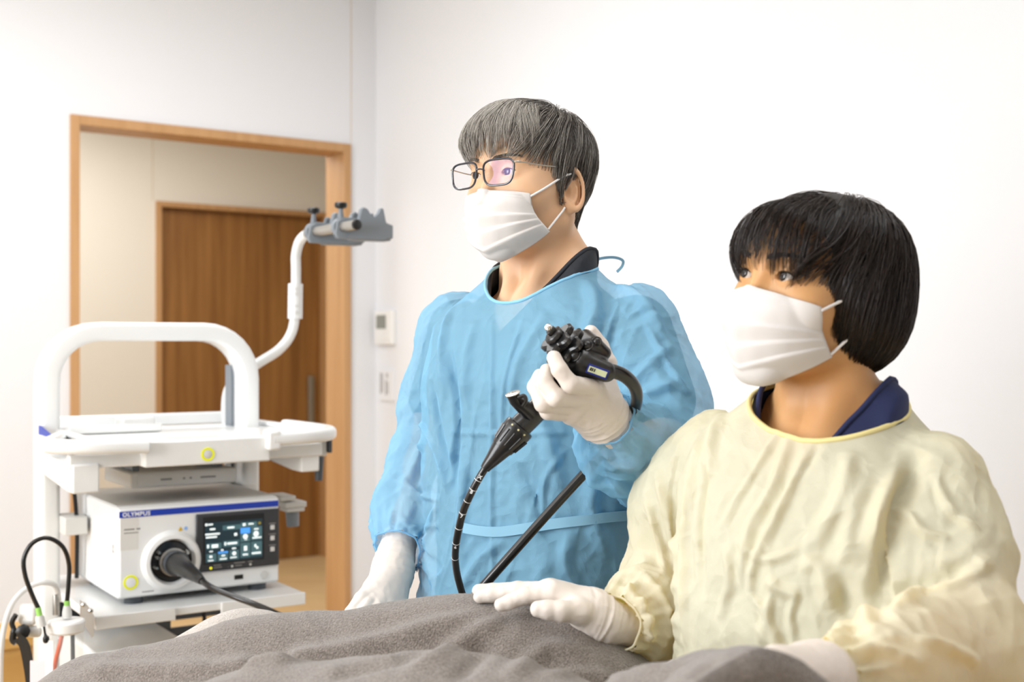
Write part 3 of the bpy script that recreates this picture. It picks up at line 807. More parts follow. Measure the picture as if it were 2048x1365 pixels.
# low wooden cabinet at the left edge
lc = tag(empty('low_cabinet', P(-60, 1560, 3.3) * np.array([1, 1, 0])), 'low tan wooden cabinet at the left edge behind the strap', 'cabinet')
ca = np.array([P(-180, 0, 3.2)[0], 3.2]); zc = P(0, 1302, 3.2)[2]
lm = MB().hexa([np.array([*(ca + u * E1 + v * np.array([-E1[1], E1[0]])), z]) for z in (0.0, zc - 0.03) for v in (0, 0.17) for u in (0, 0.40)])
mbo('cabinet_body', lm, M_wood2, lc, world=True, smooth=False)
lm = MB().hexa([np.array([*(ca + u * E1 + v * np.array([-E1[1], E1[0]])), z]) for z in (zc - 0.03, zc) for v in (-0.015, 0.185) for u in (-0.02, 0.42)])
mbo('cabinet_top', lm, M_wood2, lc, world=True, smooth=False, bevel=0.002)
# ------------------------------------------------------------------ bed, blanket, pillow
BD = np.array([0.5, -0.866]); BP = np.array([-0.866, -0.5])          # along the bed (towards the viewer), across it (to the left)
BO = np.array([-0.24, 1.50])                                         # middle of the bed


def BW(a, b, z):
    p = BO + a * BP + b * BD
    return np.array([p[0], p[1], z])


M_bed = mat('bed_vinyl', '#5f6b74', 0.5)
bed = tag(empty('examination_bed', (BO[0], BO[1], 0)), 'examination bed under the grey blanket', 'bed')
bb = MB().hexa([BW(a, b, z) for z in (0.62, 0.72) for b in (-0.62, 0.82) for a in (0.25, -0.27)])
mbo('mattress', bb, M_bed, bed, world=True, bevel=0.02)
bb = MB().hexa([BW(a, b, z) for z in (0.56, 0.62) for b in (-0.60, 0.80) for a in (0.24, -0.25)])
mbo('bed_frame', bb, M_wpaint, bed, world=True, bevel=0.005)
for a in (-0.23, 0.23):
    for b in (-0.5, 0.70):
        mbo('leg', MB().cyl(BW(a, b, 0), BW(a, b, 0.57), 0.022), M_wpaint, bed, world=True)

HUMPS = [  # ridges of the covered body: (points (px, py, Y)), radius, flank slope
    ([(215, 1301, 1.50), (340, 1284, 1.50), (500, 1250, 1.50), (650, 1227, 1.50), (820, 1205, 1.50), (950, 1196, 1.49), (1030, 1200, 1.48), (1120, 1222, 1.47)], 0.085, 1.15),
    ([(1330, 1332, 1.08), (1420, 1307, 1.05), (1480, 1312, 0.98), (1540, 1340, 0.80)], 0.055, 1.0),
    ([(600, 1330, 1.30), (900, 1325, 1.22), (1250, 1420, 1.12)], 0.16, 0.9),
]
HP = [(spline([P(*q) for q in pts], 6), r, sl) for pts, r, sl in HUMPS]


def blanket_z(x, y):
    q = np.stack([x, y], 1)
    acc = None
    for pts, r, sl in HP:
        best = np.full(len(q), 1e9); zz = np.zeros(len(q))
        for a, b in zip(pts[:-1], pts[1:]):
            ba = (b - a)[:2]; t = np.clip(((q - a[:2]) @ ba) / (ba @ ba + 1e-12), 0, 1)
            d = np.linalg.norm(q - a[:2] - t[:, None] * ba, axis=1)
            m = d < best; best[m] = d[m]; zz[m] = (a[2] + (b[2] - a[2]) * t)[m]
        z = zz - (np.sqrt(1 + (best / r) ** 2) - 1) * r * sl
        acc = z if acc is None else -smin(-acc, -z, 0.035)
    acc = -smin(-acc, -np.full(len(q), 0.745), 0.05)
    return acc


ni, nj = 250, 290
ii, jj = np.meshgrid(np.linspace(-0.43, 0.385, ni), np.linspace(-0.60, 0.80, nj), indexing='ij')
gx = BO[0] + ii * BP[0] + jj * BD[0]; gy = BO[1] + ii * BP[1] + jj * BD[1]
gz = blanket_z(gx.ravel(), gy.ravel()).reshape(ni, nj)
# sides hanging down over the bed's edges
ov = np.maximum(np.maximum(np.maximum(ii - 0.335, -0.36 - ii), np.maximum(jj - 0.735, -0.545 - jj)), 0)
gz = gz - np.minimum(ov * 7.0, 0.30) - 1.5 * np.maximum(ov, 0)
gz += 0.010 * pnoise(np.stack([gx.ravel() * 7, gy.ravel() * 7, 0 * gx.ravel()], 1), 2).reshape(ni, nj)
gz += 0.0035 * ridged(np.stack([gx.ravel() * 16 + gy.ravel() * 9, gy.ravel() * 14, 0 * gx.ravel()], 1), 5).reshape(ni, nj)
BV = np.stack([gx, gy, gz], -1).reshape(-1, 3)
BF = np.array([(i * nj + j, (i + 1) * nj + j, (i + 1) * nj + j + 1, i * nj + j + 1) for i in range(ni - 1) for j in range(nj - 1)])
BN = vnormals(BV, BF)
if BN[:, 2].mean() < 0: BF = BF[:, ::-1]; BN = -BN
bbv = bvh_of(BV, BF)
for path, w, amp in (([(330, 1352), (480, 1335), (720, 1296), (860, 1258), (985, 1222)], 0.020, 0.010), ([(160, 1340), (300, 1338), (420, 1336)], 0.018, 0.006),
                     ([(800, 1362), (880, 1312), (960, 1262), (1010, 1240)], 0.016, 0.008), ([(905, 1364), (950, 1318), (972, 1285)], 0.015, -0.008),
                     ([(1010, 1362), (1060, 1322), (1105, 1296), (1175, 1304)], 0.014, 0.007), ([(1080, 1348), (1180, 1352), (1250, 1362)], 0.012, 0.005),
                     ([(1100, 1235), (1150, 1262), (1190, 1280)], 0.014, 0.004), ([(620, 1362), (760, 1330), (850, 1300)], 0.018, -0.007),
                     ([(1380, 1362), (1410, 1335), (1420, 1315)], 0.012, -0.006), ([(1480, 1362), (1520, 1345), (1545, 1335)], 0.010, 0.004)):
    BV = crease(BV, BN, bbv, path, w, amp)
M_blanket = mat('fleece', '#6f665f', 0.95, var=(420, '#958b83'), bump=(520, 0.8, 0.004), sheen=0.5)
bl = tag(obj('blanket', BV, BF, M_blanket, sharp=0), 'grey brown fleece blanket draped over a lying patient', 'blanket')
md = bl.modifiers.new('thick', 'SOLIDIFY'); md.thickness = 0.006; md.offset = -1
BBV = bvh_of(BV, BF)
# pale cloth mound behind it
M_mound = mat('pale_fleece', '#b9afa6', 0.95, var=(300, '#cbc3bb'), bump=(420, 0.6, 0.004), sheen=0.4)
pc = [P(440, 1300, 1.86), P(490, 1282, 1.86), P(540, 1286, 1.86)]


def mound(p):
    d = chain(p, [(P(330, 1362, 1.80), 0.045), (P(440, 1318, 1.84), 0.05), (P(490, 1302, 1.86), 0.052), (P(545, 1310, 1.86), 0.045), (P(640, 1330, 1.86), 0.04)], 0.04)
    return np.maximum(d, 0.722 - p[:, 2])


V, F = nets(mound, P(330, 1345, 1.8) - [0.09, 0.12, 0.2], P(640, 1300, 1.86) + [0.1, 0.12, 0.12], 0.005)
V = relax(V, F, 3); V = V + vnormals(V, F) * (0.004 * pnoise(V * 18, 1))[:, None]
tag(obj('pillow', V, F, M_mound, sharp=0), 'pale beige fleece pillow showing behind the grey blanket', 'pillow')
# ------------------------------------------------------------------ people
def basis(yaw, pitch=0.0, roll=0.0):
    """rows: person's left, forward, up; yaw 0 faces the viewer, positive turns to the picture's left"""
    y, p, r = map(math.radians, (yaw, pitch, roll))
    L = np.array([math.cos(y), -math.sin(y), 0]); F = np.array([-math.sin(y), -math.cos(y), 0]); U = np.array([0, 0, 1.0])
    F, U = math.cos(p) * F + math.sin(p) * U, math.cos(p) * U - math.sin(p) * F
    L, U = math.cos(r) * L + math.sin(r) * U, math.cos(r) * U - math.sin(r) * L
    return np.stack([L, F, U])


EYE = (0.031, 0.0755, 0.0)


def head_sdf(q, fem=False):
    qa = q.copy(); qa[:, 0] = np.abs(q[:, 0])
    d = ell(q, (0, -0.012, 0.028), (0.0755, 0.094, 0.082))
    d = smin(d, ell(q, (0, 0.018, -0.012), (0.064 if fem else 0.066, 0.075, 0.092)), 0.03)
    d = smin(d, sph(qa, (0.044, 0.057, -0.032), 0.021), 0.03)
    jw = 0.050 if fem else 0.055
    d = smin(d, cone(qa, (jw, 0.0, -0.066), (0.016, 0.070, -0.102), 0.016, 0.013), 0.03)
    d = smin(d, sph(q, (0, 0.077, -0.103), 0.017), 0.02)
    d = smin(d, cone(qa, (0.008, 0.087, 0.019), (0.042, 0.073, 0.022), 0.0095, 0.0085), 0.02)
    d = smax(d, -sph(qa, (0.032, 0.1075, -0.001), 0.0185), 0.014)
    d = smin(d, sph(qa, EYE, 0.0148), 0.005)
    x = qa[:, 0] - EYE[0]; yv = q[:, 2] + (0.10 * (x)) * -1
    r_, o_ = (0.0178, 0.0128) if fem else (0.0180, 0.0136)
    alm = np.maximum(np.hypot(x, yv + o_) - r_, np.hypot(x, yv - o_) - r_)
    alm = np.maximum(alm, 0.079 - q[:, 1])
    # upper lid crease
    cre = np.hypot(np.maximum(np.hypot(x, yv + o_) - r_ - 0.0035, -(np.hypot(x, yv + o_) - r_ - 0.0035)), np.maximum(0.082 - q[:, 1], 0))
    d = np.where((yv > 0) & (np.abs(x) < 0.016), d + 0.0007 * np.exp(-(cre / 0.0011) ** 2), d)
    d = smax(d, -alm, 0.0012)
    d = smin(d, cone(q, (0, 0.088, 0.006), (0, 0.104, -0.040), 0.0060, 0.0095), 0.012)
    d = smin(d, sph(qa, (0.0105, 0.092, -0.046), 0.0075), 0.008)
    d = smin(d, cone(qa, (0, 0.093, -0.072), (0.02, 0.086, -0.074), 0.006, 0.004), 0.006)
    d = smin(d, cone(qa, (0, 0.092, -0.081), (0.017, 0.086, -0.080), 0.006, 0.004), 0.006)
    # ear
    e = qa - np.array([0.0700, 0.0075, -0.022], np.float32)
    t = np.array([0.42, -0.90, 0.10]); t /= np.linalg.norm(t); n = np.array([0.906, 0.42, 0.0]); up = np.cross(t, n); up = up if up[2] > 0 else -up
    ex, ey, ew = e @ t, e @ up, e @ n
    k = np.hypot((ex - 0.013) / 0.0165, ey / 0.0295)
    rim = np.hypot((k - 1) * 0.019, ew - 0.0035) - 0.0033
    ear = smin(rim, np.maximum(np.abs(ew + 0.004) - 0.0022, (k - 1) * 0.019), 0.003)
    k2 = np.hypot((ex - 0.0095) / 0.0105, (ey + 0.002) / 0.0185)
    ear = smin(ear, np.hypot(np.hypot((k2 - 1) * 0.0125, np.maximum(0.003 - ex, 0)), ew - 0.0004) - 0.0024, 0.003)
    ear = smin(ear, np.hypot(np.hypot(ex - 0.006, ey + 0.0275), ew * 1.3) - 0.0075, 0.004)
    ear = smin(ear, np.hypot(np.hypot(ex + 0.0005, ey + 0.004), ew - 0.003) - 0.0042, 0.003)
    ear = np.maximum(ear, -0.004 - ex)
    d = smin(d, ear, 0.004)
    con = (np.sqrt(((ex - 0.0045) / 0.0075) ** 2 + ((ey + 0.004) / 0.0105) ** 2 + ((ew - 0.001) / 0.0075) ** 2) - 1) * 0.0065
    sca = (np.sqrt(((ex - 0.0165) / 0.0035) ** 2 + ((ey - 0.006) / 0.016) ** 2 + ((ew - 0.004) / 0.005) ** 2) - 1) * 0.0035
    return smax(smax(d, -con, 0.002), -sca, 0.0015)


def loft(q, st, sc=0.5):
    """stack of ellipses: rows (u, half width, half depth, forward offset)"""
    st = np.array(st)[np.argsort(np.array(st)[:, 0])]
    u = q[:, 2]
    rl = np.interp(u, st[:, 0], st[:, 1]); rf = np.interp(u, st[:, 0], st[:, 2]); cf = np.interp(u, st[:, 0], st[:, 3])
    x = np.abs(q[:, 0]) / rl; y = np.abs(q[:, 1] - cf) / rf
    k = (x ** 2.3 + y ** 2.3) ** (1 / 2.3)
    return (k - 1) * np.minimum(rl, rf) * sc


def cut(V, F, g):
    """keep the side g < 0, with the rim drawn onto g = 0"""
    inn = g < 0
    nin = inn[F].sum(1)
    keep = F[nin > 0]
    strad = F[(nin > 0) & (nin < 4)]
    acc = np.zeros_like(V); c = np.zeros(len(V))
    for k in range(4):
        for s_ in (1, 3):
            a = strad[:, k]; b = strad[:, (k + s_) % 4]
            m = (~inn[a]) & inn[b]
            a, b = a[m], b[m]
            t = (g[a] / (g[a] - g[b]))[:, None]
            np.add.at(acc, a, V[a] + (V[b] - V[a]) * t); np.add.at(c, a, 1)
    V = V.copy(); m = c > 0
    V[m] = acc[m] / c[m][:, None]
    out = (~inn) & (~m)
    keep = keep[~out[keep].any(1)]
    used = np.unique(keep); mp = np.full(len(V), -1); mp[used] = np.arange(len(used))
    return V[used], mp[keep], used


def rims(V, F):
    """ordered boundary loops"""
    E = np.concatenate([F[:, [0, 1]], F[:, [1, 2]], F[:, [2, 3]], F[:, [3, 0]]])
    s = np.sort(E, 1); key = s[:, 0] * len(V) + s[:, 1]
    u, inv, c = np.unique(key, return_inverse=True, return_counts=True)
    b = E[c[inv] == 1]
    nxt = {int(x): int(y) for x, y in b}
    loops = []
    while nxt:
        s0 = next(iter(nxt)); lp = [s0]; x = nxt.pop(s0)
        while x in nxt: lp.append(x); x = nxt.pop(x)
        if len(lp) > 12: loops.append(np.array(lp))
    return loops


def smooth_loop(P_, it=6):
    for _ in range(it): P_ = 0.5 * P_ + 0.25 * (np.roll(P_, 1, 0) + np.roll(P_, -1, 0))
    return P_


# ---- materials of the people
def skin_mat(name, a, b):
    return mat(name, a, 0.48, var=(9, b), sss=0.18, bump=(900, 0.06, 0.0006))


def cloth_mat(name, col, alpha, transl, fine=0.55, thru=None):
    """thin non-woven sheet that lets light and some of what is beneath through"""
    m = mat(name, col, 0.75, alpha=alpha, transl=transl, spec=0.25)
    nt = m.node_tree; b = nt.nodes['Principled BSDF']
    tc = nt.nodes.new('ShaderNodeTexCoord')
    N_ = nt.nodes.new
    nw = N_('ShaderNodeTexNoise'); nw.inputs['Scale'].default_value = 9; nw.inputs['Detail'].default_value = 3
    mxv = N_('ShaderNodeMixRGB'); mxv.inputs[0].default_value = 0.12
    vo = N_('ShaderNodeTexVoronoi'); vo.inputs['Scale'].default_value = 17; vo.feature = 'F1'
    vo2 = N_('ShaderNodeTexVoronoi'); vo2.inputs['Scale'].default_value = 42; vo2.feature = 'F1'
    n2 = N_('ShaderNodeTexNoise'); n2.inputs['Scale'].default_value = 650; n2.inputs['Detail'].default_value = 2
    a1 = N_('ShaderNodeMath'); a1.operation = 'MULTIPLY_ADD'; a1.inputs[1].default_value = 0.30
    a2 = N_('ShaderNodeMath'); a2.operation = 'MULTIPLY_ADD'; a2.inputs[1].default_value = 0.05
    bp = N_('ShaderNodeBump'); bp.inputs['Strength'].default_value = fine; bp.inputs['Distance'].default_value = 0.012
    K = nt.links.new
    K(tc.outputs['Object'], nw.inputs['Vector']); K(tc.outputs['Object'], mxv.inputs[1]); K(nw.outputs[1], mxv.inputs[2])
    K(mxv.outputs[0], vo.inputs['Vector']); K(mxv.outputs[0], vo2.inputs['Vector']); K(tc.outputs['Object'], n2.inputs['Vector'])
    K(vo2.outputs[0], a1.inputs[0]); K(vo.outputs[0], a1.inputs[2]); K(n2.outputs[0], a2.inputs[0]); K(a1.outputs[0], a2.inputs[2])
    K(a2.outputs[0], bp.inputs['Height']); K(bp.outputs[0], b.inputs['Normal'])
    for t in nt.nodes:
        if t.type == 'BSDF_TRANSLUCENT':
            if thru: t.inputs[0].default_value = hexc(thru)
            K(bp.outputs[0], t.inputs['Normal'])
    return m


M_glove = mat('white_latex', '#e8ddd3', 0.5, bump=(55, 0.22, 0.003))
M_mask = mat('mask_fabric', '#ece8e5', 0.85, bump=(900, 0.12, 0.0008), transl=0.12)
M_strap = mat('ear_loop', '#f7f4f2', 0.8)
M_eyew = mat('eye_white', '#dcd3cb', 0.3, coat=0.2)
M_iris = mat('iris', '#140b07', 0.2, coat=0.3)
M_glint = mat('cornea_glint', '#e8eef2', 0.1)


def hair_mat(name, dark, light, p0, p1, rough=0.38):
    m = bpy.data.materials.new(name); m.use_nodes = True
    nt = m.node_tree; b = nt.nodes['Principled BSDF']
    at = nt.nodes.new('ShaderNodeAttribute'); at.attribute_name = 'tone'
    r = nt.nodes.new('ShaderNodeValToRGB')
    r.color_ramp.elements[0].position = p0; r.color_ramp.elements[1].position = p1
    r.color_ramp.elements[0].color = hexc(dark); r.color_ramp.elements[1].color = hexc(light)
    nt.links.new(at.outputs['Fac'], r.inputs[0]); nt.links.new(r.outputs[0], b.inputs['Base Color'])
    b.inputs['Roughness'].default_value = rough; b.inputs['Specular IOR Level'].default_value = 0.5
    return m


def strands(name, paths, wid, tone, m, parent):
    """hair locks: paths (n, k, 3), width per strand, tone per strand"""
    n, k, _ = paths.shape
    T = np.gradient(paths, axis=1); T /= np.linalg.norm(T, axis=2)[..., None] + 1e-9
    rnd = np.random.RandomState(3).normal(size=(n, 1, 3))
    A = np.cross(T, rnd); A /= np.linalg.norm(A, axis=2)[..., None] + 1e-9
    B = np.cross(T, A)
    tp = np.interp(np.linspace(0, 1, k), [0, 0.1, 0.7, 1], [0.7, 1, 0.85, 0.15])
    w = wid[:, None, None] * tp[None, :, None]
    ring = [paths + w * A, paths + w * (-0.5 * A + 0.866 * B), paths + w * (-0.5 * A - 0.866 * B)]
    V = np.stack(ring, 2).reshape(-1, 3)
    base = (np.arange(n) * k * 3)[:, None, None]
    i = (np.arange(k - 1) * 3)[None, :, None]; j = np.arange(3)[None, None, :]; j2 = (j + 1) % 3
    F = np.stack([base + i + j, base + i + j2, base + i + 3 + j2, base + i + 3 + j], -1).reshape(-1, 4)
    o = obj(name, V, F, m, parent, world=True, sharp=0)
    at = o.data.attributes.new('tone', 'FLOAT', 'POINT')
    at.data.foreach_set('value', np.repeat(tone, k * 3).astype(np.float32))
    return o


def grad(f, p, e=0.0015):
    g = np.stack([f(p + np.eye(3, dtype=np.float32)[i] * e) - f(p - np.eye(3, dtype=np.float32)[i] * e) for i in range(3)], 1)
    return g / (np.linalg.norm(g, axis=1)[:, None] + 1e-9)


def grow(env, roots, comb, L, depth, k=12, lift=0.45, seed=0, wob=0.0):
    """hair paths in head space that follow the outer form of the hair"""
    rs = np.random.RandomState(seed)
    p = roots.astype(np.float32).copy(); out = [p.copy()]
    step = (L / (k - 1))[:, None]
    jit = rs.normal(size=p.shape).astype(np.float32) * 0.10
    for i in range(k - 1):
        n = grad(env, p)
        c = comb(p, i / (k - 1)) + jit + wob * np.stack([pnoise(p * 45, 5), pnoise(p * 45, 6), pnoise(p * 45, 7)], 1)
        c = c - n * (c * n).sum(1)[:, None]
        c /= np.linalg.norm(c, axis=1)[:, None] + 1e-9
        p = p + c * step
        e = env(p)
        p = p - grad(env, p) * ((e + depth) * lift)[:, None]
        out.append(p.copy())
    return np.stack(out, 1)


def glove(name, parent, fingers, palm, wrist, h=0.0013, label=None):
    """fingers: list of joint chains [(point, radius), ...]; palm, wrist: chains"""
    allp = np.array([q for c in fingers + palm + [wrist] for q, _ in c])
    lo, hi = allp.min(0) - 0.028, allp.max(0) + 0.028

    def S(p):
        d = chain(p, wrist, 0.01)
        pd = None
        for c in palm:
            e = chain(p, c, 0.012); pd = e if pd is None else smin(pd, e, 0.014)
        d = smin(d, pd, 0.016)
        fd = None
        for c in fingers:
            e = chain(p, [(a, r * 0.94) for a, r in c], 0.003); fd = e if fd is None else smin(fd, e, 0.0008)
        return smin(d, fd, 0.005)
    V, F = nets(S, lo, hi, h)
    V = relax(V, F, 1)
    N = vnormals(V, F)
    # latex wrinkles round the wrist
    a, b = np.array(wrist[0][0]), np.array(wrist[-1][0]); ax = (b - a) / np.linalg.norm(b - a)
    t = (V - a) @ ax
    dist = np.linalg.norm((V - a) - t[:, None] * ax, axis=1)
    wgt = np.clip(1 - np.abs(t - 0.25 * np.linalg.norm(b - a)) / 0.035, 0, 1) * (dist < 0.055)
    V = V + N * (wgt * 0.0016 * ridged(np.stack([t * 130 + dist * 30, V[:, 0] * 14, V[:, 2] * 14], 1), 4))[:, None]
    V = V + N * (0.0005 * ridged(V * 70, 8))[:, None]
    o = obj(name, V, F, M_glove, parent, world=True, sharp=0)
    if label: o['label'] = label
    return o


def mask_mesh(R, C, s, sd, prof, edge, parent):
    """pleated face mask in head space; prof: centre line (f, u), edge: side line (l, f, u)"""
    nu, nv = 61, 64
    pv = np.linspace(0, 1, len(prof)); ev = np.linspace(0, 1, len(edge))
    v = np.linspace(0, 1, nv); x = np.linspace(-1, 1, nu)
    pc = spline([(a, b, 0) for a, b in prof], 12); pe = spline(edge, 12)
    ci = np.stack([np.interp(v, np.linspace(0, 1, len(pc)), pc[:, k]) for k in range(2)], 1)
    ei = np.stack([np.interp(v, np.linspace(0, 1, len(pe)), pe[:, k]) for k in range(3)], 1)
    sx = np.abs(x)[None, :]
    l = ei[:, 0:1] * np.sin(sx * 1.35) / math.sin(1.35) * np.sign(x)[None, :]
    g = 0.28 * sx + 0.72 * sx ** 2.1
    f = ci[:, 0:1] + (ei[:, 1:2] - ci[:, 0:1]) * g
    u = ci[:, 1:2] + (ei[:, 2:3] - ci[:, 1:2]) * sx ** 1.2
    Q = np.stack([l, f, u], -1)
    # pleats: each fold steps outwards below its line
    pl = np.zeros((nv, nu))
    for (vc, amp, slope) in ((0.40, 0.0050, 0.03), (0.58, 0.0046, -0.05), (0.76, 0.0042, -0.10)):
        vv = v[:, None] - (vc + slope * (sx - 0.4))
        pl += amp * (1 / (1 + np.exp(-vv / 0.006)) - 1 / (1 + np.exp(-(vv - 0.085) / 0.045))) * np.clip(1.15 - sx ** 3, 0.15, 1)
    pl += 0.0012 * (np.abs(v[:, None] - 0.045) < 0.012) + 0.0008 * (np.abs(v[:, None] - 0.10) < 0.01)
    cen = np.array([0, 0.0, -0.07])
    dirs = Q - cen; dirs[..., 2] *= 0.4; dirs /= np.linalg.norm(dirs, axis=2)[..., None]
    Q = Q + dirs * pl[..., None]
    Q = Q + dirs * (0.0011 * pnoise(np.stack([Q[..., 0].ravel() * 55, Q[..., 1].ravel() * 55, Q[..., 2].ravel() * 55], 1), 2).reshape(nv, nu))[..., None]
    q = Q.reshape(-1, 3).astype(np.float32)
    for _ in range(6):                                  # keep it off the skin
        d = sd(q); m = d < 0.0025
        if not m.any(): break
        q[m] += grad(sd, q[m]) * (0.003 - d[m])[:, None]
    V = C + (q * s) @ R
    F = np.array([(i * nu + j, i * nu + j + 1, (i + 1) * nu + j + 1, (i + 1) * nu + j) for i in range(nv - 1) for j in range(nu - 1)])
    V = relax_grid(V, nv, nu)
    o = obj('face_mask', V, F, M_mask, parent, world=True, sharp=0)
    md = o.modifiers.new('thick', 'SOLIDIFY'); md.thickness = 0.0012; md.offset = 0
    return o, V.reshape(nv, nu, 3)


def relax_grid(V, nv, nu):
    G = V.reshape(nv, nu, 3).copy()
    G[:, 1:-1] = 0.5 * G[:, 1:-1] + 0.25 * (G[:, :-2] + G[:, 2:])
    return G.reshape(-1, 3)


def eyes(R, C, s, look, parent, fem=False):
    """two eyeballs with iris; look: direction in head space"""
    for sg in (-1, 1):
        c = C + s * (np.array([sg * EYE[0], EYE[1], EYE[2]]) @ R)
        g = np.array(look, float); g /= np.linalg.norm(g); gw = g @ R
        r = 0.0128 * s
        n = 24
        prof = [(r * math.sin(math.pi * k / n), -r * math.cos(math.pi * k / n)) for k in range(n + 1)]
        e = mbo('eyeball', MB().lathe(c, gw, prof, 28), M_eyew, parent, world=True)
        ir = 0.0062 * s
        pr = [(ir, math.sqrt(r * r - ir * ir) + 0.0002 * s)] + [(ir * math.cos(t), math.sqrt(r * r - ir * ir) + 0.0002 * s + 0.0024 * s * math.sin(t)) for t in np.linspace(0.1, 1.5, 8)]
        mbo('iris', MB().lathe(c, gw, pr, 24), M_iris, e, world=True)


def lashes(R, C, s, fem, parent, m):
    """dark line of the upper lashes"""
    r_, o_ = (0.0178, 0.0128) if fem else (0.0180, 0.0136)
    for sg in (-1, 1):
        hw = math.sqrt(r_ * r_ - o_ * o_)
        pts = []
        for x in np.linspace(-hw * 0.96, hw * 1.1, 14):
            y = math.sqrt(max(r_ * r_ - min(abs(x), hw) ** 2, 0)) - o_ + 0.10 * x
            f = math.sqrt(max(0.0150 ** 2 - x * x - y * y, 1e-6)) + EYE[1]
            pts.append(C + s * (np.array([sg * (EYE[0] + x), f + 0.0003, y]) @ R))
        mbo('eyelashes', MB().sweep(np.array(pts), np.interp(np.linspace(0, 1, 14), [0, 0.3, 0.9, 1], [0.0003, 0.0008 if fem else 0.0006, 0.0008 if fem else 0.0005, 0.0002]), 6), m, parent, world=True)


def brows(R, C, s, sd, m, parent, thick, rs):
    pts = []
    for sg in (-1, 1):
        n = 150
        t = rs.rand(n)
        l = (0.012 + 0.036 * t) * sg; u = 0.0175 + 0.006 * np.sin(t * 2.3) + (rs.rand(n) - 0.5) * thick * (1.1 - 0.6 * t)
        q = np.stack([l, np.full(n, 0.12), u], 1).astype(np.float32)
        for _ in range(14): q[:, 1] -= np.clip(sd(q), -0.01, 0.01) * 0.9
        d = np.stack([sg * np.ones(n), -0.5 * t, 0.35 - 0.6 * t], 1) * 0.008
        k = np.linspace(0, 1, 5)[None, :, None]
        pts.append(q[:, None, :] + d[:, None, :] * k + np.array([0, 0.0012, 0])[None, None, :] * np.sin(k * 3))
    pth = np.concatenate(pts)
    W_ = C + s * (pth.reshape(-1, 3) @ R)
    return strands('eyebrows', W_.reshape(pth.shape), np.full(len(pth), 0.00032), rs.rand(len(pth)) * 0.25, m, parent)


def ribbon(pts, nrm, w, th=0.0008, twist=None):
    """flat band along pts, lying against a surface with normals nrm"""
    mb = MB(); pts = np.array(pts); nrm = np.array(nrm)
    T = np.gradient(pts, axis=0); T /= np.linalg.norm(T, axis=1)[:, None]
    S = np.cross(T, nrm); S /= np.linalg.norm(S, axis=1)[:, None]
    V = []
    for i in range(len(pts)):
        ww = w if np.isscalar(w) else w[i]
        for a, b in ((-1, 0), (1, 0), (1, 1), (-1, 1)):
            V.append(pts[i] + S[i] * a * ww / 2 + nrm[i] * b * th)
    F = []
    for i in range(len(pts) - 1):
        for k in range(4): F.append((i * 4 + k, i * 4 + (k + 1) % 4, i * 4 + 4 + (k + 1) % 4, i * 4 + 4 + k))
    return mb.add(V, F)


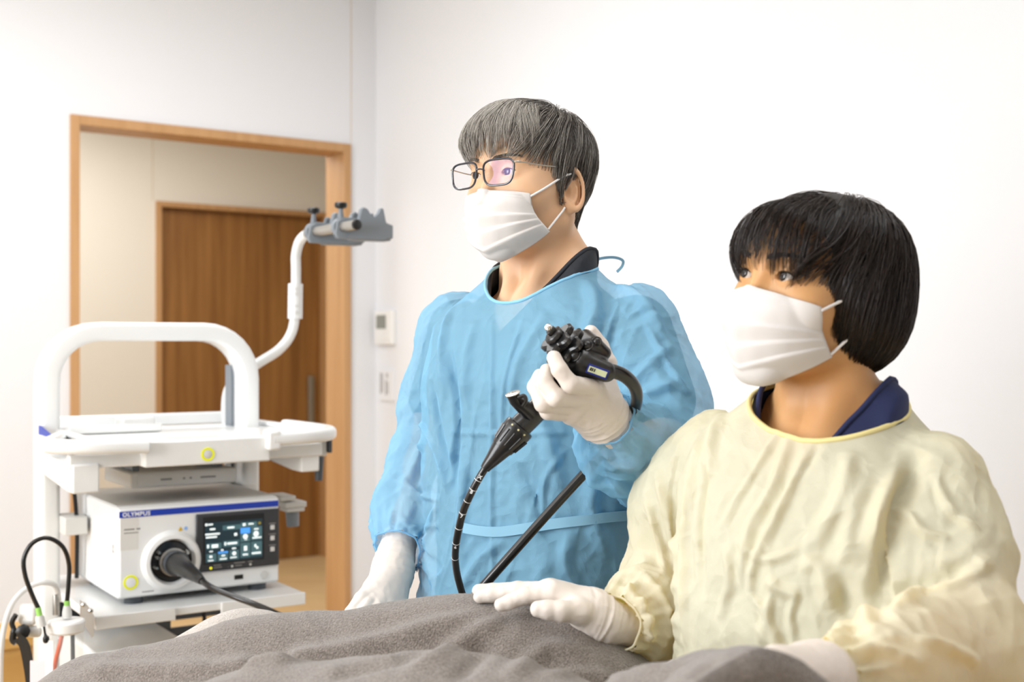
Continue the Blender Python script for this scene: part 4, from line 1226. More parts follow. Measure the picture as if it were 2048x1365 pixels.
def person(cfg):
    """head, body, hair, mask, gown, gloves of one person"""
    s = cfg['s']; C = np.array(cfg['C']); R = basis(*cfg['head']); RB = basis(cfg['yaw'])
    fem = cfg.get('fem', False); su = cfg['su']
    root = empty('person', (C[0], C[1], 0.0))
    tag(root, cfg['label'], 'person')
    Rf = R.astype(np.float32); RBf = RB.astype(np.float32); Cf = C.astype(np.float32)

    def loc(p): return (p - Cf) @ Rf.T

    def bod(p): return (p - Cf) @ RBf.T
    hs = lambda q: head_sdf(q, fem)
    NR = cfg['neck']
    shr = cfg['shift']                                  # torso offset to the side, in body space
    st = cfg['torso']

    def tor(q, off=0.0):
        q2 = q - np.array([shr, 0, 0], np.float32)
        q2 = q2.copy(); q2[:, 2] -= cfg.get('tilt', 0.0) * q2[:, 0]
        return loft(q2, st) + off * 0.5

    def arms(p, k, add=0.0):
        return smin(chain(p, [(a, r * k + add) for a, r in cfg['armR']], 0.03), chain(p, [(a, r * k + add) for a, r in cfg['armL']], 0.03), 0.01)

    # ---- skin: head, neck, chest and arms in one surface
    nl = cfg['neckline']

    def gown(p):
        b = bod(p)
        return smin(tor(b), arms(p, 1.0), 0.014)

    def inside(p, b, d, gap):
        """keep what is worn beneath inside the gown, except within its neck opening"""
        l_ = b[:, 0] - shr * 0.7
        kk = np.hypot((l_ - nl[2]) / nl[0], (b[:, 1] - nl[3]) / nl[1])
        free = np.where(b[:, 2] > su + 0.075, -1.0, np.maximum((kk - (1.03 if gap < 0.012 else 0.95)) * 0.08, (su - 0.09) - b[:, 2]))
        return np.maximum(d, np.minimum(gown(p) + gap, free))

    def skin(p):
        q = loc(p) / s; b = bod(p)
        d = np.full(len(p), 0.1, np.float32); hm = b[:, 2] > -0.17
        d[hm] = hs(q[hm]) * s
        ba = b.copy(); ba[:, 0] = np.abs(b[:, 0] - shr * 0.5)
        nk = cone(b, cfg['n0'], cfg['n1'], NR[0], NR[1])
        nk = smin(nk, cone(ba, (0.052 * s, -0.012, -0.055), (0.012, 0.033, su + 0.0), 0.010 if fem else 0.013, 0.006 if fem else 0.009), 0.03 if fem else 0.024)
        nk = smin(nk, cone(ba, (0.016, -0.022, su + 0.05), (0.14, -0.03, su - 0.02), 0.026, 0.026), 0.035) if fem else smin(nk, cone(ba, (0.02, -0.04, su + 0.075), (0.15, -0.035, su - 0.015), 0.036, 0.03), 0.035)
        d = smin(d, nk, 0.018)
        t = tor(b, 0.030)
        t = smax(t, (b[:, 2] - (su + 0.012)), 0.02)
        t = np.maximum(t, -(b[:, 2] + 0.33))
        d = smin(d, t, 0.03)
        ar = arms(p, 0.48)
        d = smin(d, ar, 0.02)
        im = b[:, 2] < su + 0.08
        d[im] = inside(p[im], b[im], d[im], 0.016)
        return np.maximum(d, -(b[:, 2] + 0.55))
    allp = np.array([a for a, _ in cfg['armR'] + cfg['armL']] + [C + [0.13, 0.13, 0.14], C - [0.14, 0.14, 0.56]])
    V, F = nets(skin, allp.min(0) - 0.06, allp.max(0) + 0.06, 0.0024)
    V = relax(V, F, 1, 0.4)
    body = obj('body', V, F, cfg['skin'], root, world=True, sharp=0)

    # ---- eyes, brows
    eyes(R, C, s, cfg['look'], root, fem)
    rs = np.random.RandomState(11)
    lashes(R, C, s, fem, root, M_iris)
    brows(R, C, s, hs, cfg['hairmat'], root, cfg['brow'], rs)

    # ---- scrubs under the gown
    def scr_(p):
        b = bod(p)
        nk = cone(b, cfg['n0'], cfg['n1'], NR[0] + 0.008, NR[1] + 0.010)
        ba = b.copy(); ba[:, 0] = np.abs(b[:, 0] - shr * 0.5)
        nk = smin(nk, cone(ba, (0.016, -0.022, su + 0.05), (0.14, -0.03, su - 0.02), 0.034, 0.032), 0.03) if fem else smin(nk, cone(ba, (0.02, -0.04, su + 0.075), (0.15, -0.035, su - 0.015), 0.044, 0.036), 0.03)
        d = smin(nk, tor(b, 0.016), 0.03)
        up = smin(chain(p, [(a, r * 0.84) for a, r in cfg['armR'][:2]], 0.03), chain(p, [(a, r * 0.84) for a, r in cfg['armL'][:2]], 0.03), 0.01)
        return inside(p, b, smin(d, up, 0.03), 0.009)
    sp0 = np.array([a for a, _ in cfg['armR'][:2] + cfg['armL'][:2]] + [C + [0.16, 0.16, -0.08], C - [0.16, 0.16, 0.75]])
    V, F = nets(scr_, sp0.min(0) - 0.07, sp0.max(0) + 0.07, 0.006)
    b = bod(V.astype(np.float32)); l_ = b[:, 0] - shr * 0.5
    vneck = b[:, 2] - (cfg['vn'][0] + np.maximum(0.0, np.abs(l_) * cfg['vn'][1]) - np.clip(b[:, 1], -0.03, 0.06) * cfg['vn'][2])
    V, F, _ = cut(V, F, np.maximum(vneck, -0.74 - b[:, 2]))
    so = obj('scrub_top', V, F, cfg['scrub'], root, world=True, sharp=0)
    md = so.modifiers.new('thick', 'SOLIDIFY'); md.thickness = 0.002; md.offset = -1
    for lp in rims(V, F):
        pts = smooth_loop(V[lp], 5)
        if bod(pts.astype(np.float32))[:, 2].mean() > su - 0.08:
            mbo('neck_band', MB().sweep(pts[::3], 0.0032, 6, closed=True), cfg['scrub'], so, world=True, sharp=0)

    # ---- gown
    gp = np.array([a for a, _ in cfg['armR'] + cfg['armL']] + [C + [0.2, 0.2, -0.06], C - [0.22, 0.22, cfg['hem'] + 0.02]])
    V, F = nets(gown, gp.min(0) - 0.085, gp.max(0) + 0.085, 0.0031)
    V = relax(V, F, 2)
    N = vnormals(V, F)
    b = bod(V.astype(np.float32)).astype(float)
    near = np.clip((hypot3(b, shr, su) - 0.10) / 0.07, 0, 1)
    # broad hanging folds, finer crumples
    ang = np.arctan2(b[:, 0], b[:, 1])
    onarm = np.exp(-np.maximum(arms(V.astype(np.float32), 1.0), 0) / 0.012) * (tor(b.astype(np.float32)) > 0.006)
    w1 = pnoise(np.stack([b[:, 0] * 13 + b[:, 2] * cfg['drift'], b[:, 1] * 13, b[:, 2] * 3.0], 1), cfg['seed'])
    w2 = ridged(np.stack([b[:, 0] * 22 + b[:, 2] * 6, b[:, 1] * 22 - b[:, 2] * 5, b[:, 2] * 9], 1), cfg['seed'] + 1)
    w3 = ridged(np.stack([b[:, 0] * 30 - b[:, 2] * 14, b[:, 1] * 30, b[:, 2] * 26], 1), cfg['seed'] + 2)
    w4 = ridged(V * 60, cfg['seed'] + 3)
    wp = np.stack([b[:, 0] * 8 - b[:, 2] * cfg['drift'] * 0.7, b[:, 1] * 8, b[:, 2] * 2.4], 1)
    wp = wp + 0.35 * np.stack([pnoise(wp * 1.7, 31), pnoise(wp * 1.7, 32), pnoise(wp * 1.7, 33)], 1)
    w5 = (1 - np.abs(pnoise(wp, cfg['seed'] + 5)) * 1.6).clip(0, 1) ** 5 + 0.45 * (1 - np.abs(pnoise(wp * 2.3 + 7, cfg['seed'] + 6)) * 1.6).clip(0, 1) ** 5
    disp = near * (0.0080 * w1 + (0.0018 + 0.0022 * onarm) * w2 + (0.0008 + 0.0014 * onarm) * w3 + 0.0006 * w4 + 0.0042 * w5)
    V = V + N * disp[:, None]
    bv = bvh_of(V, F)
    N = vnormals(V, F)
    for (path, w, amp) in cfg['creases']:
        V = crease(V, N, bv, path, w, amp * 1.45)
    # gathers towards the cuffs
    for key in ('armR', 'armL'):
        a, wr = np.array(cfg[key][-2][0]), np.array(cfg[key][-1][0])
        ax = (wr - a) / np.linalg.norm(wr - a)
        t = (V - wr) @ ax; rad = (V - wr) - t[:, None] * ax; rr = np.linalg.norm(rad, axis=1)
        e1 = np.cross(ax, [0.3, 0.2, 1.0]); e1 /= np.linalg.norm(e1); e2 = np.cross(ax, e1)
        an = np.arctan2(rad @ e2, rad @ e1)
        wgt = np.clip(1 + t / 0.06, 0, 1) * (t < 0.05) * (rr < 0.09)
        rip = 0.0034 * np.sin(an * 11 + 3 * pnoise(V * 25, 3)) + 0.0018 * np.sin(an * 23 + 1.3)
        V = V + (rad / (rr[:, None] + 1e-6)) * (wgt * rip)[:, None]
    b = bod(V.astype(np.float32)); l_ = b[:, 0] - shr * 0.7
    kk = ((np.abs(l_ - nl[2]) / nl[0]) ** 2.2 + (np.abs(b[:, 1] - nl[3]) / nl[1]) ** 2.2) ** (1 / 2.2)
    g = np.where(b[:, 2] > su - 0.09, (1 - kk) * 0.08, -1)
    for key in ('armR', 'armL'):
        a, wr = np.array(cfg[key][-2][0]), np.array(cfg[key][-1][0]); rw = cfg[key][-1][1]
        ax = (wr - a) / np.linalg.norm(wr - a)
        t = (V - wr) @ ax; rr = np.linalg.norm((V - wr) - t[:, None] * ax, axis=1)
        arm_only = (rr < rw + 0.022) & (t < rw + 0.02) & (tor(b.astype(np.float32)) > 0.004)
        g = np.where(arm_only, np.maximum(g, t), g)
    g = np.maximum(g, -cfg['hem'] - b[:, 2])
    V, F, _ = cut(V, F, g)
    go = obj('gown', V, F, cfg['gown'], root, world=True, sharp=0)
    for lp in rims(V, F):
        pts = smooth_loop(V[lp], 8)
        if bod(pts.astype(np.float32))[:, 2].mean() > su - 0.05 and len(lp) > 60:
            mbo('neck_binding', MB().sweep(pts[::2], cfg['bind'], 8, closed=True), cfg['bindmat'], go, world=True, sharp=0)
        elif bod(pts.astype(np.float32))[:, 2].mean() > -cfg['hem'] + 0.1 and len(lp) > 24:
            mbo('cuff_band', MB().sweep(smooth_loop(pts, 6)[::2], 0.0016, 6, closed=True), cfg['gown'], go, world=True, sharp=0)
    bv = bvh_of(V, F)

    # ---- mask with ear loops
    mo, G = mask_mesh(R, C, s, hs, cfg['mprof'], cfg['medge'], root)
    for sg, col in ((1, -1), (-1, 0)):
        for row, tgt in ((3, (0.0765, 0.004, 0.003)), (-6, (0.0740, 0.008, -0.047))):
            a = G[row, col]; e = C + s * (np.array([sg * tgt[0], tgt[1], tgt[2]]) @ R)
            q0 = (a - C) @ R.T / s; q1 = np.array([sg * tgt[0], tgt[1], tgt[2]])
            pts = []
            for t in np.linspace(0, 1, 12):
                q = (q0 * (1 - t) + q1 * t).astype(np.float32)[None]
                for _ in range(3):
                    d = hs(q)[0]
                    if d < 0.0022: q = q + grad(hs, q) * (0.0024 - d)
                pts.append(C + s * (q[0] @ R))
            pts = np.array(pts); pts[1:-1] = 0.5 * pts[1:-1] + 0.25 * (pts[:-2] + pts[2:])
            mbo('ear_loop', MB().sweep(pts, 0.0016, 8), M_strap, mo, world=True)

    # ---- hair
    env, line = cfg['env'], cfg['hairline']
    hl = lambda q: np.interp(np.degrees(np.abs(np.arctan2(q[:, 0], q[:, 1] + 0.012))), line[:, 0], line[:, 1]) - q[:, 2]

    def cap(q):
        return smax(smax(env(q) + cfg['capin'], hl(q) + 0.004, 0.004), -(hs(q) + 0.004), 0.003)
    V, F = nets(cap, (-0.13, -0.15, -0.14), (0.13, 0.13, 0.15), 0.003)
    V = relax(V, F, 2)
    hc = obj('hair', C + s * (V @ R), F, cfg['capmat'], root, world=True, sharp=0)
    cfg['locks'](hc, env, hl, R, C, s, rs)
    # ---- trousers and shoes
    ft = C - np.array([0, 0, C[2]])
    for sg in (-1, 1):
        hip = C + np.array([sg * 0.085, -0.01, -cfg['hipu']]) @ RB; ank = np.array([hip[0], hip[1], 0.09])
        kn = 0.5 * (hip + ank) + RB[1] * 0.015
        mbo('trouser_leg', MB().sweep(spline([hip + [0, 0, 0.10], hip, kn, ank], 6), np.interp(np.linspace(0, 1, 19), [0, 0.3, 0.65, 1], [0.092, 0.088, 0.066, 0.058]), 20), cfg['scrub'], root, world=True)
        sh_ = [ank - RB[1] * 0.06 + [0, 0, -0.045], ank + [0, 0, -0.035], ank + RB[1] * 0.10 + [0, 0, -0.055], ank + RB[1] * 0.17 + [0, 0, -0.06]]
        V, F = nets(lambda p: np.maximum(chain(p, list(zip(sh_, (0.036, 0.045, 0.034, 0.028))), 0.02), 0.004 - p[:, 2]), np.min(sh_, 0) - 0.06, np.max(sh_, 0) + 0.06, 0.006)
        obj('shoe', V, F, M_white, root, world=True, sharp=0)
    return root, go, bv, hs, R, C, s


def hypot3(b, shr, su):
    return np.sqrt((b[:, 0] - shr * 0.7) ** 2 + b[:, 1] ** 2 + np.minimum(b[:, 2] - su, 0) ** 2)
# ------------------------------------------------------------------ hair of the two people
def sample_dirs(n, rs):
    v = rs.normal(size=(n, 3)); return v / np.linalg.norm(v, axis=1)[:, None]


def scalp(hs, d, c=(0, -0.012, 0.02)):
    """points of the head met from its centre"""
    c = np.array(c); t = np.full(len(d), 0.05)
    for _ in range(30): t = t - hs((c + d * t[:, None]).astype(np.float32)) * 0.8
    return c + d * t[:, None]


def clump(paths, ng, c, rs):
    g = rs.choice(len(paths), ng, replace=False); gp = paths[g]
    k = paths.shape[1]; w = (np.linspace(0, 1, k) ** 1.3 * c)[None, :, None]
    out = paths.copy()
    for i0 in range(0, len(paths), 2000):
        blk = paths[i0:i0 + 2000]
        dd = ((blk[:, None, k // 2] - gp[None, :, k // 2]) ** 2).sum(2)
        nn = dd.argmin(1)
        near = np.exp(-dd[np.arange(len(blk)), nn] / 0.012 ** 2)[:, None, None]
        out[i0:i0 + 2000] = blk + (gp[nn] - blk) * w * near
    return out


def trim_below(paths, uend):
    """shorten each path where it passes its lower limit"""
    n, k, _ = paths.shape; out = paths.copy()
    u = paths[..., 2]
    below = u < uend[:, None]
    idx = np.where(below.any(1), below.argmax(1), k - 1).astype(float)
    idx = np.maximum(idx, 2)
    t = np.linspace(0, 1, k)[None] * idx[:, None]
    i0 = np.clip(np.floor(t).astype(int), 0, k - 2); fr = (t - i0)[..., None]
    r = np.arange(n)[:, None]
    return paths[r, i0] * (1 - fr) + paths[r, i0 + 1] * fr


def env_man(q):
    qa = q.copy(); qa[:, 0] = np.abs(q[:, 0])
    d = ell(q, (0, -0.010, 0.033), (0.087, 0.105, 0.085))
    d = smin(d, ell(q, (0.0, 0.050, 0.060), (0.066, 0.054, 0.046)), 0.03)
    d = smin(d, ell(q, (0, 0.080, 0.046), (0.060, 0.027, 0.034)), 0.02)
    d = smin(d, cone(q, (0, -0.055, -0.02), (0, -0.062, -0.075), 0.048, 0.030), 0.03)
    return smin(d, cone(qa, (0.065, 0.022, 0.03), (0.069, 0.016, -0.038), 0.014, 0.005), 0.012)


LINE_M = np.array([(0, .072), (30, .070), (48, .055), (58, .03), (64, -.005), (70, -.045), (78, -.042), (84, .012), (100, .014), (110, -.01), (122, -.05), (140, -.078), (180, -.085)], float)


def locks_man(parent, env, hl, R, C, s, rs):
    hsf = lambda q: head_sdf(q)
    d = sample_dirs(20000, rs); q = scalp(hsf, d)
    q = q[hl(q) < 0.002]; q = q[:9600]
    wh = np.array([0.012, -0.058, 0.10])

    def comb(p, t):
        r = p - wh; r /= np.linalg.norm(r, axis=1)[:, None] + 1e-6
        fr = np.clip((p[:, 1] + 0.03) / 0.08, 0, 1) * np.clip((p[:, 2] - 0.03) / 0.05, 0, 1)
        sd_ = np.clip((np.abs(p[:, 0]) - 0.05) / 0.03, 0, 1)
        return r + np.stack([0 * fr, 0.5 * fr - 0.35 * sd_ * (p[:, 2] < 0.03), -0.55 - 0.35 * t + 0 * fr], 1)
    top = np.clip((q[:, 2] - 0.0) / 0.08, 0, 1)
    L = 0.030 + 0.045 * top + 0.018 * rs.rand(len(q))
    azr = np.degrees(np.abs(np.arctan2(q[:, 0], q[:, 1] + 0.012)))
    L = np.where((azr > 58) & (azr < 84) & (q[:, 2] < 0.0), 0.014, L)
    dep = rs.rand(len(q)) ** 1.5 * 0.012 - 0.0015
    pa = grow(env, q, comb, L, dep, 8, 0.45, 1, 0.45)
    pa = clump(pa, 420, 0.55, rs)
    ton = 0.62 * rs.rand(len(q)) + 0.30 * np.clip((q[:, 1] + 0.03) / 0.11, 0, 1) * top - 0.05
    # fringe combed forward over the brow
    n2 = 3300
    f0 = np.stack([(rs.rand(n2) - 0.5) * 0.125, 0.015 + 0.05 * rs.rand(n2), np.full(n2, 0.12)], 1)
    dd = f0 - np.array([0, -0.012, 0.02]); dd /= np.linalg.norm(dd, axis=1)[:, None]
    f0 = scalp(hsf, dd)

    def comb2(p, t): return np.stack([-0.18 - 0.25 * p[:, 0] / 0.06 * 0 + 0.5 * p[:, 0] / 0.06 * (t > 0.3), 1.0 - 0.9 * t + 0 * p[:, 0], -0.35 - 1.2 * t + 0 * p[:, 0]], 1)
    L2 = 0.082 + 0.022 * rs.rand(n2)
    p2 = grow(env, f0, comb2, L2, rs.rand(n2) ** 1.4 * 0.012 - 0.002, 9, 0.48, 2, 0.45)
    p2 = clump(p2, 150, 0.65, rs)
    p2 = trim_below(p2, 0.007 + 0.014 * rs.rand(n2) + 0.10 * np.maximum(np.abs(p2[:, -1, 0]) - 0.05, 0))
    t2 = 0.62 * rs.rand(n2) + 0.26
    for nm, pp, tt, w in (('hair_strands', pa, ton, 0.00036), ('fringe_strands', p2, t2, 0.00034)):
        Wp = C + s * (pp.reshape(-1, 3) @ R)
        strands(nm, Wp.reshape(pp.shape), w * (0.7 + 0.6 * rs.rand(len(pp))), tt, M_hair_m, parent)


def env_wom(q):
    d = ell(q, (0, -0.012, 0.030), (0.089, 0.105, 0.088))
    d = smin(d, ell(q, (0, -0.028, -0.022), (0.094, 0.088, 0.082)), 0.03)
    return smin(d, ell(q, (0, 0.074, 0.034), (0.066, 0.032, 0.050)), 0.025)


LINE_W = np.array([(0, .070), (30, .060), (42, .036), (52, .0), (62, -.034), (72, -.055), (90, -.066), (180, -.072)], float)


def locks_woman(parent, env, hl, R, C, s, rs):
    hsf = lambda q: head_sdf(q, True)
    wh = np.array([0.0, -0.030, 0.115])
    n = 8600
    d = sample_dirs(40000, rs); q = scalp(hsf, d)
    q = q[(q[:, 2] > 0.035) & (hl(q) < 0)][:n]; n = len(q)

    def comb(p, t):
        r = p - wh; r[:, 2] = 0; r /= np.linalg.norm(r, axis=1)[:, None] + 1e-6
        low = np.clip((0.03 - p[:, 2]) / 0.06, 0, 1)
        return r * (0.9 - 0.75 * low)[:, None] + np.stack([0 * low, -0.15 * low, -0.5 - 1.2 * low], 1)
    L = np.full(n, 0.24)
    dep = rs.rand(n) ** 1.3 * 0.014 - 0.001
    pa = grow(env, q, comb, L, dep, 14, 0.48, 1, 0.05)
    az = np.degrees(np.abs(np.arctan2(pa[:, 7, 0], pa[:, 7, 1] + 0.012)))
    ue = np.interp(az, [0, 30, 45, 56, 66, 80, 110, 180], [0.010, 0.002, -0.022, -0.048, -0.066, -0.090, -0.100, -0.098]) + rs.normal(size=n) * 0.008
    pa = clump(pa, 260, 0.6, rs)
    keep = ~((az < 34) & (rs.rand(n) < 0.95))
    pa, ue = pa[keep], ue[keep]
    pa = trim_below(pa, ue)
    # bangs: thin separate locks across the forehead
    n2 = 560
    f0 = np.stack([(rs.rand(n2) - 0.5) * 0.115, 0.03 + 0.035 * rs.rand(n2), np.full(n2, 0.12)], 1)
    dd = f0 - np.array([0, -0.012, 0.02]); dd /= np.linalg.norm(dd, axis=1)[:, None]
    f0 = scalp(hsf, dd)

    def comb2(p, t): return np.stack([0.35 * p[:, 0] / 0.06, 1.0 - 1.0 * t + 0 * p[:, 0], -0.4 - 1.4 * t + 0 * p[:, 0]], 1)
    p2 = grow(env, f0, comb2, np.full(n2, 0.135), rs.rand(n2) * 0.010 - 0.001, 14, 0.42, 2, 0.08)
    p2 = clump(p2, 30, 0.88, rs)
    p2 = trim_below(p2, -0.004 + 0.018 * rs.rand(n2) - 0.6 * np.maximum(np.abs(p2[:, -1, 0]) - 0.035, 0))
    for nm, pp, w in (('hair_strands', pa, 0.00046), ('fringe_strands', p2, 0.00034)):
        Wp = C + s * (pp.reshape(-1, 3) @ R)
        strands(nm, Wp.reshape(pp.shape), w * (0.7 + 0.6 * rs.rand(len(pp))), rs.rand(len(pp)), M_hair_w, parent)


M_hair_m = hair_mat('grey_hair', '#332c27', '#d6d0c6', 0.18, 0.82, 0.42)
M_hair_w = hair_mat('dark_hair', '#0c0705', '#2b1b13', 0.0, 1.0, 0.34)
M_brow_m = hair_mat('grey_brow', '#4d443c', '#8a8077', 0.0, 0.6, 0.6)
M_cap_m = mat('grey_hair_base', '#4a433c', 0.7)
M_cap_w = mat('dark_hair_base', '#0e0907', 0.5)

# ------------------------------------------------------------------ the doctor in the blue gown
yawM = 42.0
RM = basis(yawM)
CM = P(980, 347, 1.80) - 0.09 * RM[1]
man = dict(label='person in blue gown, white mask and glasses standing behind the bed holding the endoscope', C=CM, s=1.0, head=(yawM, 0.0, 0.0), yaw=42.0, su=-0.185, neck=(0.047, 0.052), n0=(0, -0.018, -0.05), n1=(0, -0.034, -0.20), shift=0.0,
    torso=[(-0.10, 0.05, 0.05, -0.03), (-0.15, 0.10, 0.075, -0.03), (-0.185, 0.155, 0.095, -0.03), (-0.22, 0.185, 0.115, -0.025), (-0.30, 0.195, 0.135, -0.02), (-0.45, 0.188, 0.14, -0.015), (-0.60, 0.183, 0.14, -0.01), (-0.75, 0.19, 0.15, -0.01), (-1.15, 0.22, 0.18, 0.0)],
    armR=[(P(918, 662, 2.02), 0.060), (P(860, 800, 2.04), 0.042), (P(842, 930, 2.01), 0.045), (P(824, 1035, 1.94), 0.052), (P(797, 1098, 1.885), 0.032)],
    armL=[(P(1272, 664, 1.79), 0.062), (P(1312, 800, 1.75), 0.066), (P(1325, 925, 1.70), 0.066), (P(1258, 892, 1.60), 0.055), (P(1208, 838, 1.535), 0.0325)],
    skin=skin_mat('skin_light', '#e3b58d', '#e8be9a'), look=(-0.05, 1, 0.02), brow=0.005, hairmat=M_brow_m, capmat=M_cap_m, scrub=mat('charcoal_scrubs', '#25282f', 0.8, bump=(700, 0.3, 0.001)),
    vn=(-0.215, 1.15, 0.4), neckline=(0.082, 0.080, 0.008, -0.014), gown=cloth_mat('blue_nonwoven', '#a0daf9', 0.68, 0.28, thru='#22aef2'), bind=0.0027, bindmat=mat('blue_binding', '#8cc6e6', 0.75), hem=1.12, hipu=0.72, drift=3.0, seed=4,
    mprof=[(0.104, -0.026), (0.114, -0.042), (0.112, -0.062), (0.109, -0.085), (0.101, -0.110), (0.068, -0.127)],
    medge=[(0.060, 0.072, -0.032), (0.062, 0.068, -0.052), (0.065, 0.061, -0.065), (0.067, 0.048, -0.076), (0.067, 0.036, -0.084)],
    env=env_man, hairline=LINE_M, capin=0.006, locks=locks_man,
    creases=[([(1045, 640), (1010, 760), (1002, 900)], 0.0055, 0.003), ([(1130, 900), (1090, 960), (1085, 1040)], 0.006, 0.004), ([(1240, 600), (1205, 700), (1220, 780)], 0.006, 0.004), ([(1290, 640), (1330, 720), (1380, 790)], 0.006, 0.004), ([(1180, 880), (1200, 905), (1250, 915)], 0.006, 0.004), ([(1175, 905), (1215, 950), (1270, 960)], 0.006, 0.004), ([(900, 700), (915, 850), (905, 990)], 0.007, -0.006), ([(830, 830), (870, 900), (895, 985)], 0.006, 0.004), ([(800, 960), (840, 990), (885, 1000)], 0.006, 0.004), ([(800, 1040), (840, 1060), (880, 1050)], 0.006, 0.004), ([(985, 640), (985, 800), (984, 1000), (985, 1180)], 0.006, 0.0035), ([(900, 866), (1000, 868), (1150, 866)], 0.006, 0.0030),
             ([(1175, 560), (1190, 620), (1165, 700)], 0.014, 0.007), ([(1215, 570), (1285, 600), (1330, 680)], 0.012, 0.006),
             ([(1345, 690), (1300, 730), (1245, 790)], 0.010, 0.005), ([(1360, 760), (1310, 780), (1275, 800)], 0.010, 0.004),
             ([(900, 620), (885, 700), (890, 800)], 0.012, 0.006), ([(860, 760), (875, 850), (900, 960)], 0.010, -0.006),
             ([(1060, 760), (1090, 860), (1120, 980)], 0.014, 0.006), ([(1040, 930), (1080, 1010), (1100, 1080)], 0.014, -0.005),
             ([(1200, 920), (1180, 1010), (1215, 1120)], 0.014, 0.006), ([(930, 900), (925, 1000), (920, 1150)], 0.012, 0.006),
             ([(1010, 1080), (960, 1120), (920, 1180)], 0.010, 0.005), ([(1140, 1060), (1130, 1130), (1160, 1190)], 0.012, 0.006),
             ([(1180, 900), (1220, 930), (1290, 930)], 0.010, 0.006), ([(1190, 960), (1240, 965), (1290, 985)], 0.010, -0.005),
             ([(850, 870), (830, 930), (800, 990)], 0.010, 0.005), ([(880, 1000), (860, 1050), (850, 1110)], 0.009, 0.005),
             ([(1100, 620), (1040, 720), (1020, 800)], 0.012, 0.004), ([(950, 640), (930, 740), (940, 840)], 0.012, 0.004)])
MAN, gownM, bvM, hsM, RMh, CMh, sM = person(man)

# waist tie, nape tie
tp, tn = [], []
for q in spline([(926, 1056, 0), (990, 1064, 0), (1060, 1056, 0), (1130, 1044, 0), (1200, 1036, 0), (1275, 1030, 0)], 5):
    h0, n0 = hit(bvM, q[0], q[1])
    if h0 is not None:
        if n0[1] > 0: n0 = -n0
        tp.append(h0 + n0 * 0.003); tn.append(n0)
tp = np.array(tp); tn = np.array(tn)
for _ in range(3):
    tp[1:-1] = 0.5 * tp[1:-1] + 0.25 * (tp[:-2] + tp[2:]); tn[1:-1] = 0.5 * tn[1:-1] + 0.25 * (tn[:-2] + tn[2:])
tn /= np.linalg.norm(tn, axis=1)[:, None]
tp = tp + tn * 0.002
M_tie = mat('blue_tie', '#9ccfe8', 0.7, transl=0.2, alpha=0.92)
mbo('waist_tie', ribbon(tp, tn, 0.014), M_tie, gownM, world=True)
mbo('neck_tie', MB().sweep(spline([P(1165, 533, 1.97), P(1195, 519, 1.98), P(1225, 515, 1.98), P(1245, 521, 1.98), P(1244, 533, 1.98), P(1234, 544, 1.97)], 6), 1.0, prof=[(0.0022, 0.0005), (-0.0022, 0.0005), (-0.0022, -0.0005), (0.0022, -0.0005)], up=(0, 1, 0.2)), M_tie, gownM, world=True)

# glasses
M_rim = mat('navy_rim', '#1c2434', 0.25, coat=0.5)


def HM(l, f, u): return CMh + sM * (np.array([l, f, u]) @ RMh)


rims_ = []
for sg in (-1, 1):
    loop = []
    for k in range(40):
        t = 2 * math.pi * k / 40; c, s_ = math.cos(t), math.sin(t)
        x = 0.0262 * np.sign(c) * abs(c) ** 0.55; y = 0.0185 * np.sign(s_) * abs(s_) ** 0.6
        x *= 1 + 0.10 * (y / 0.0185) * (1 if True else 0)
        loop.append(HM(sg * (0.0335 + x), 0.1085 - 0.10 * (x if True else 0) * 1 - 0.02 * y, -0.003 + y))
    loop = np.array(loop)
    rims_.append(loop)
eyeg = mbo('glasses', MB().sweep(rims_[0], 0.0016, 8, closed=True).sweep(rims_[1], 0.0016, 8, closed=True), M_rim, MAN, world=True)
eyeg['label'] = 'thin dark navy rectangular glasses'
M_lens = bpy.data.materials.new('coated_lens'); M_lens.use_nodes = True
_nt = M_lens.node_tree
_t = _nt.nodes.new('ShaderNodeBsdfTransparent'); _g = _nt.nodes.new('ShaderNodeBsdfGlossy'); _g.inputs['Color'].default_value = hexc('#b9a2e0'); _g.inputs['Roughness'].default_value = 0.02
_m = _nt.nodes.new('ShaderNodeMixShader'); _m.inputs[0].default_value = 0.04
_nt.links.new(_t.outputs[0], _m.inputs[1]); _nt.links.new(_g.outputs[0], _m.inputs[2]); _nt.links.new(_m.outputs[0], _nt.nodes['Material Output'].inputs['Surface'])
for lp in rims_:
    c = lp.mean(0) + 0.0012 * RMh[1]
    ring2 = (lp + c) / 2
    mbo('lens', MB().add(np.concatenate([lp, ring2, [c]]), [(i, (i + 1) % 40, 40 + (i + 1) % 40, 40 + i) for i in range(40)] + [(40 + i, 40 + (i + 1) % 40, 80) for i in range(40)]), M_lens, eyeg, world=True, sharp=0)
mbo('bridge', MB().sweep(spline([HM(-0.0085, 0.110, 0.001), HM(-0.004, 0.1125, 0.0035), HM(0.004, 0.1125, 0.0035), HM(0.0085, 0.110, 0.001)], 5), 0.0011, 8), M_rim, eyeg, world=True)
for sg in (-1, 1):
    mbo('temple', MB().sweep(spline([HM(sg * 0.0605, 0.105, 0.009), HM(sg * 0.066, 0.10, 0.0095), HM(sg * 0.073, 0.06, 0.008), HM(sg * 0.0775, 0.01, 0.008), HM(sg * 0.079, -0.012, 0.0)], 6), [0.0016] * 7 + [0.0009] * 18, 8), M_steel if sg else M_rim, eyeg, world=True)
    mbo('nose_pad', MB().lathe(HM(sg * 0.0085, 0.1035, -0.006), RMh[1] * 0.4 + RMh[0] * sg * 0.9, [(0.001, -0.001), (0.0032, -0.0006), (0.0032, 0.0006), (0.001, 0.001)], 10), M_clear, eyeg, world=True)

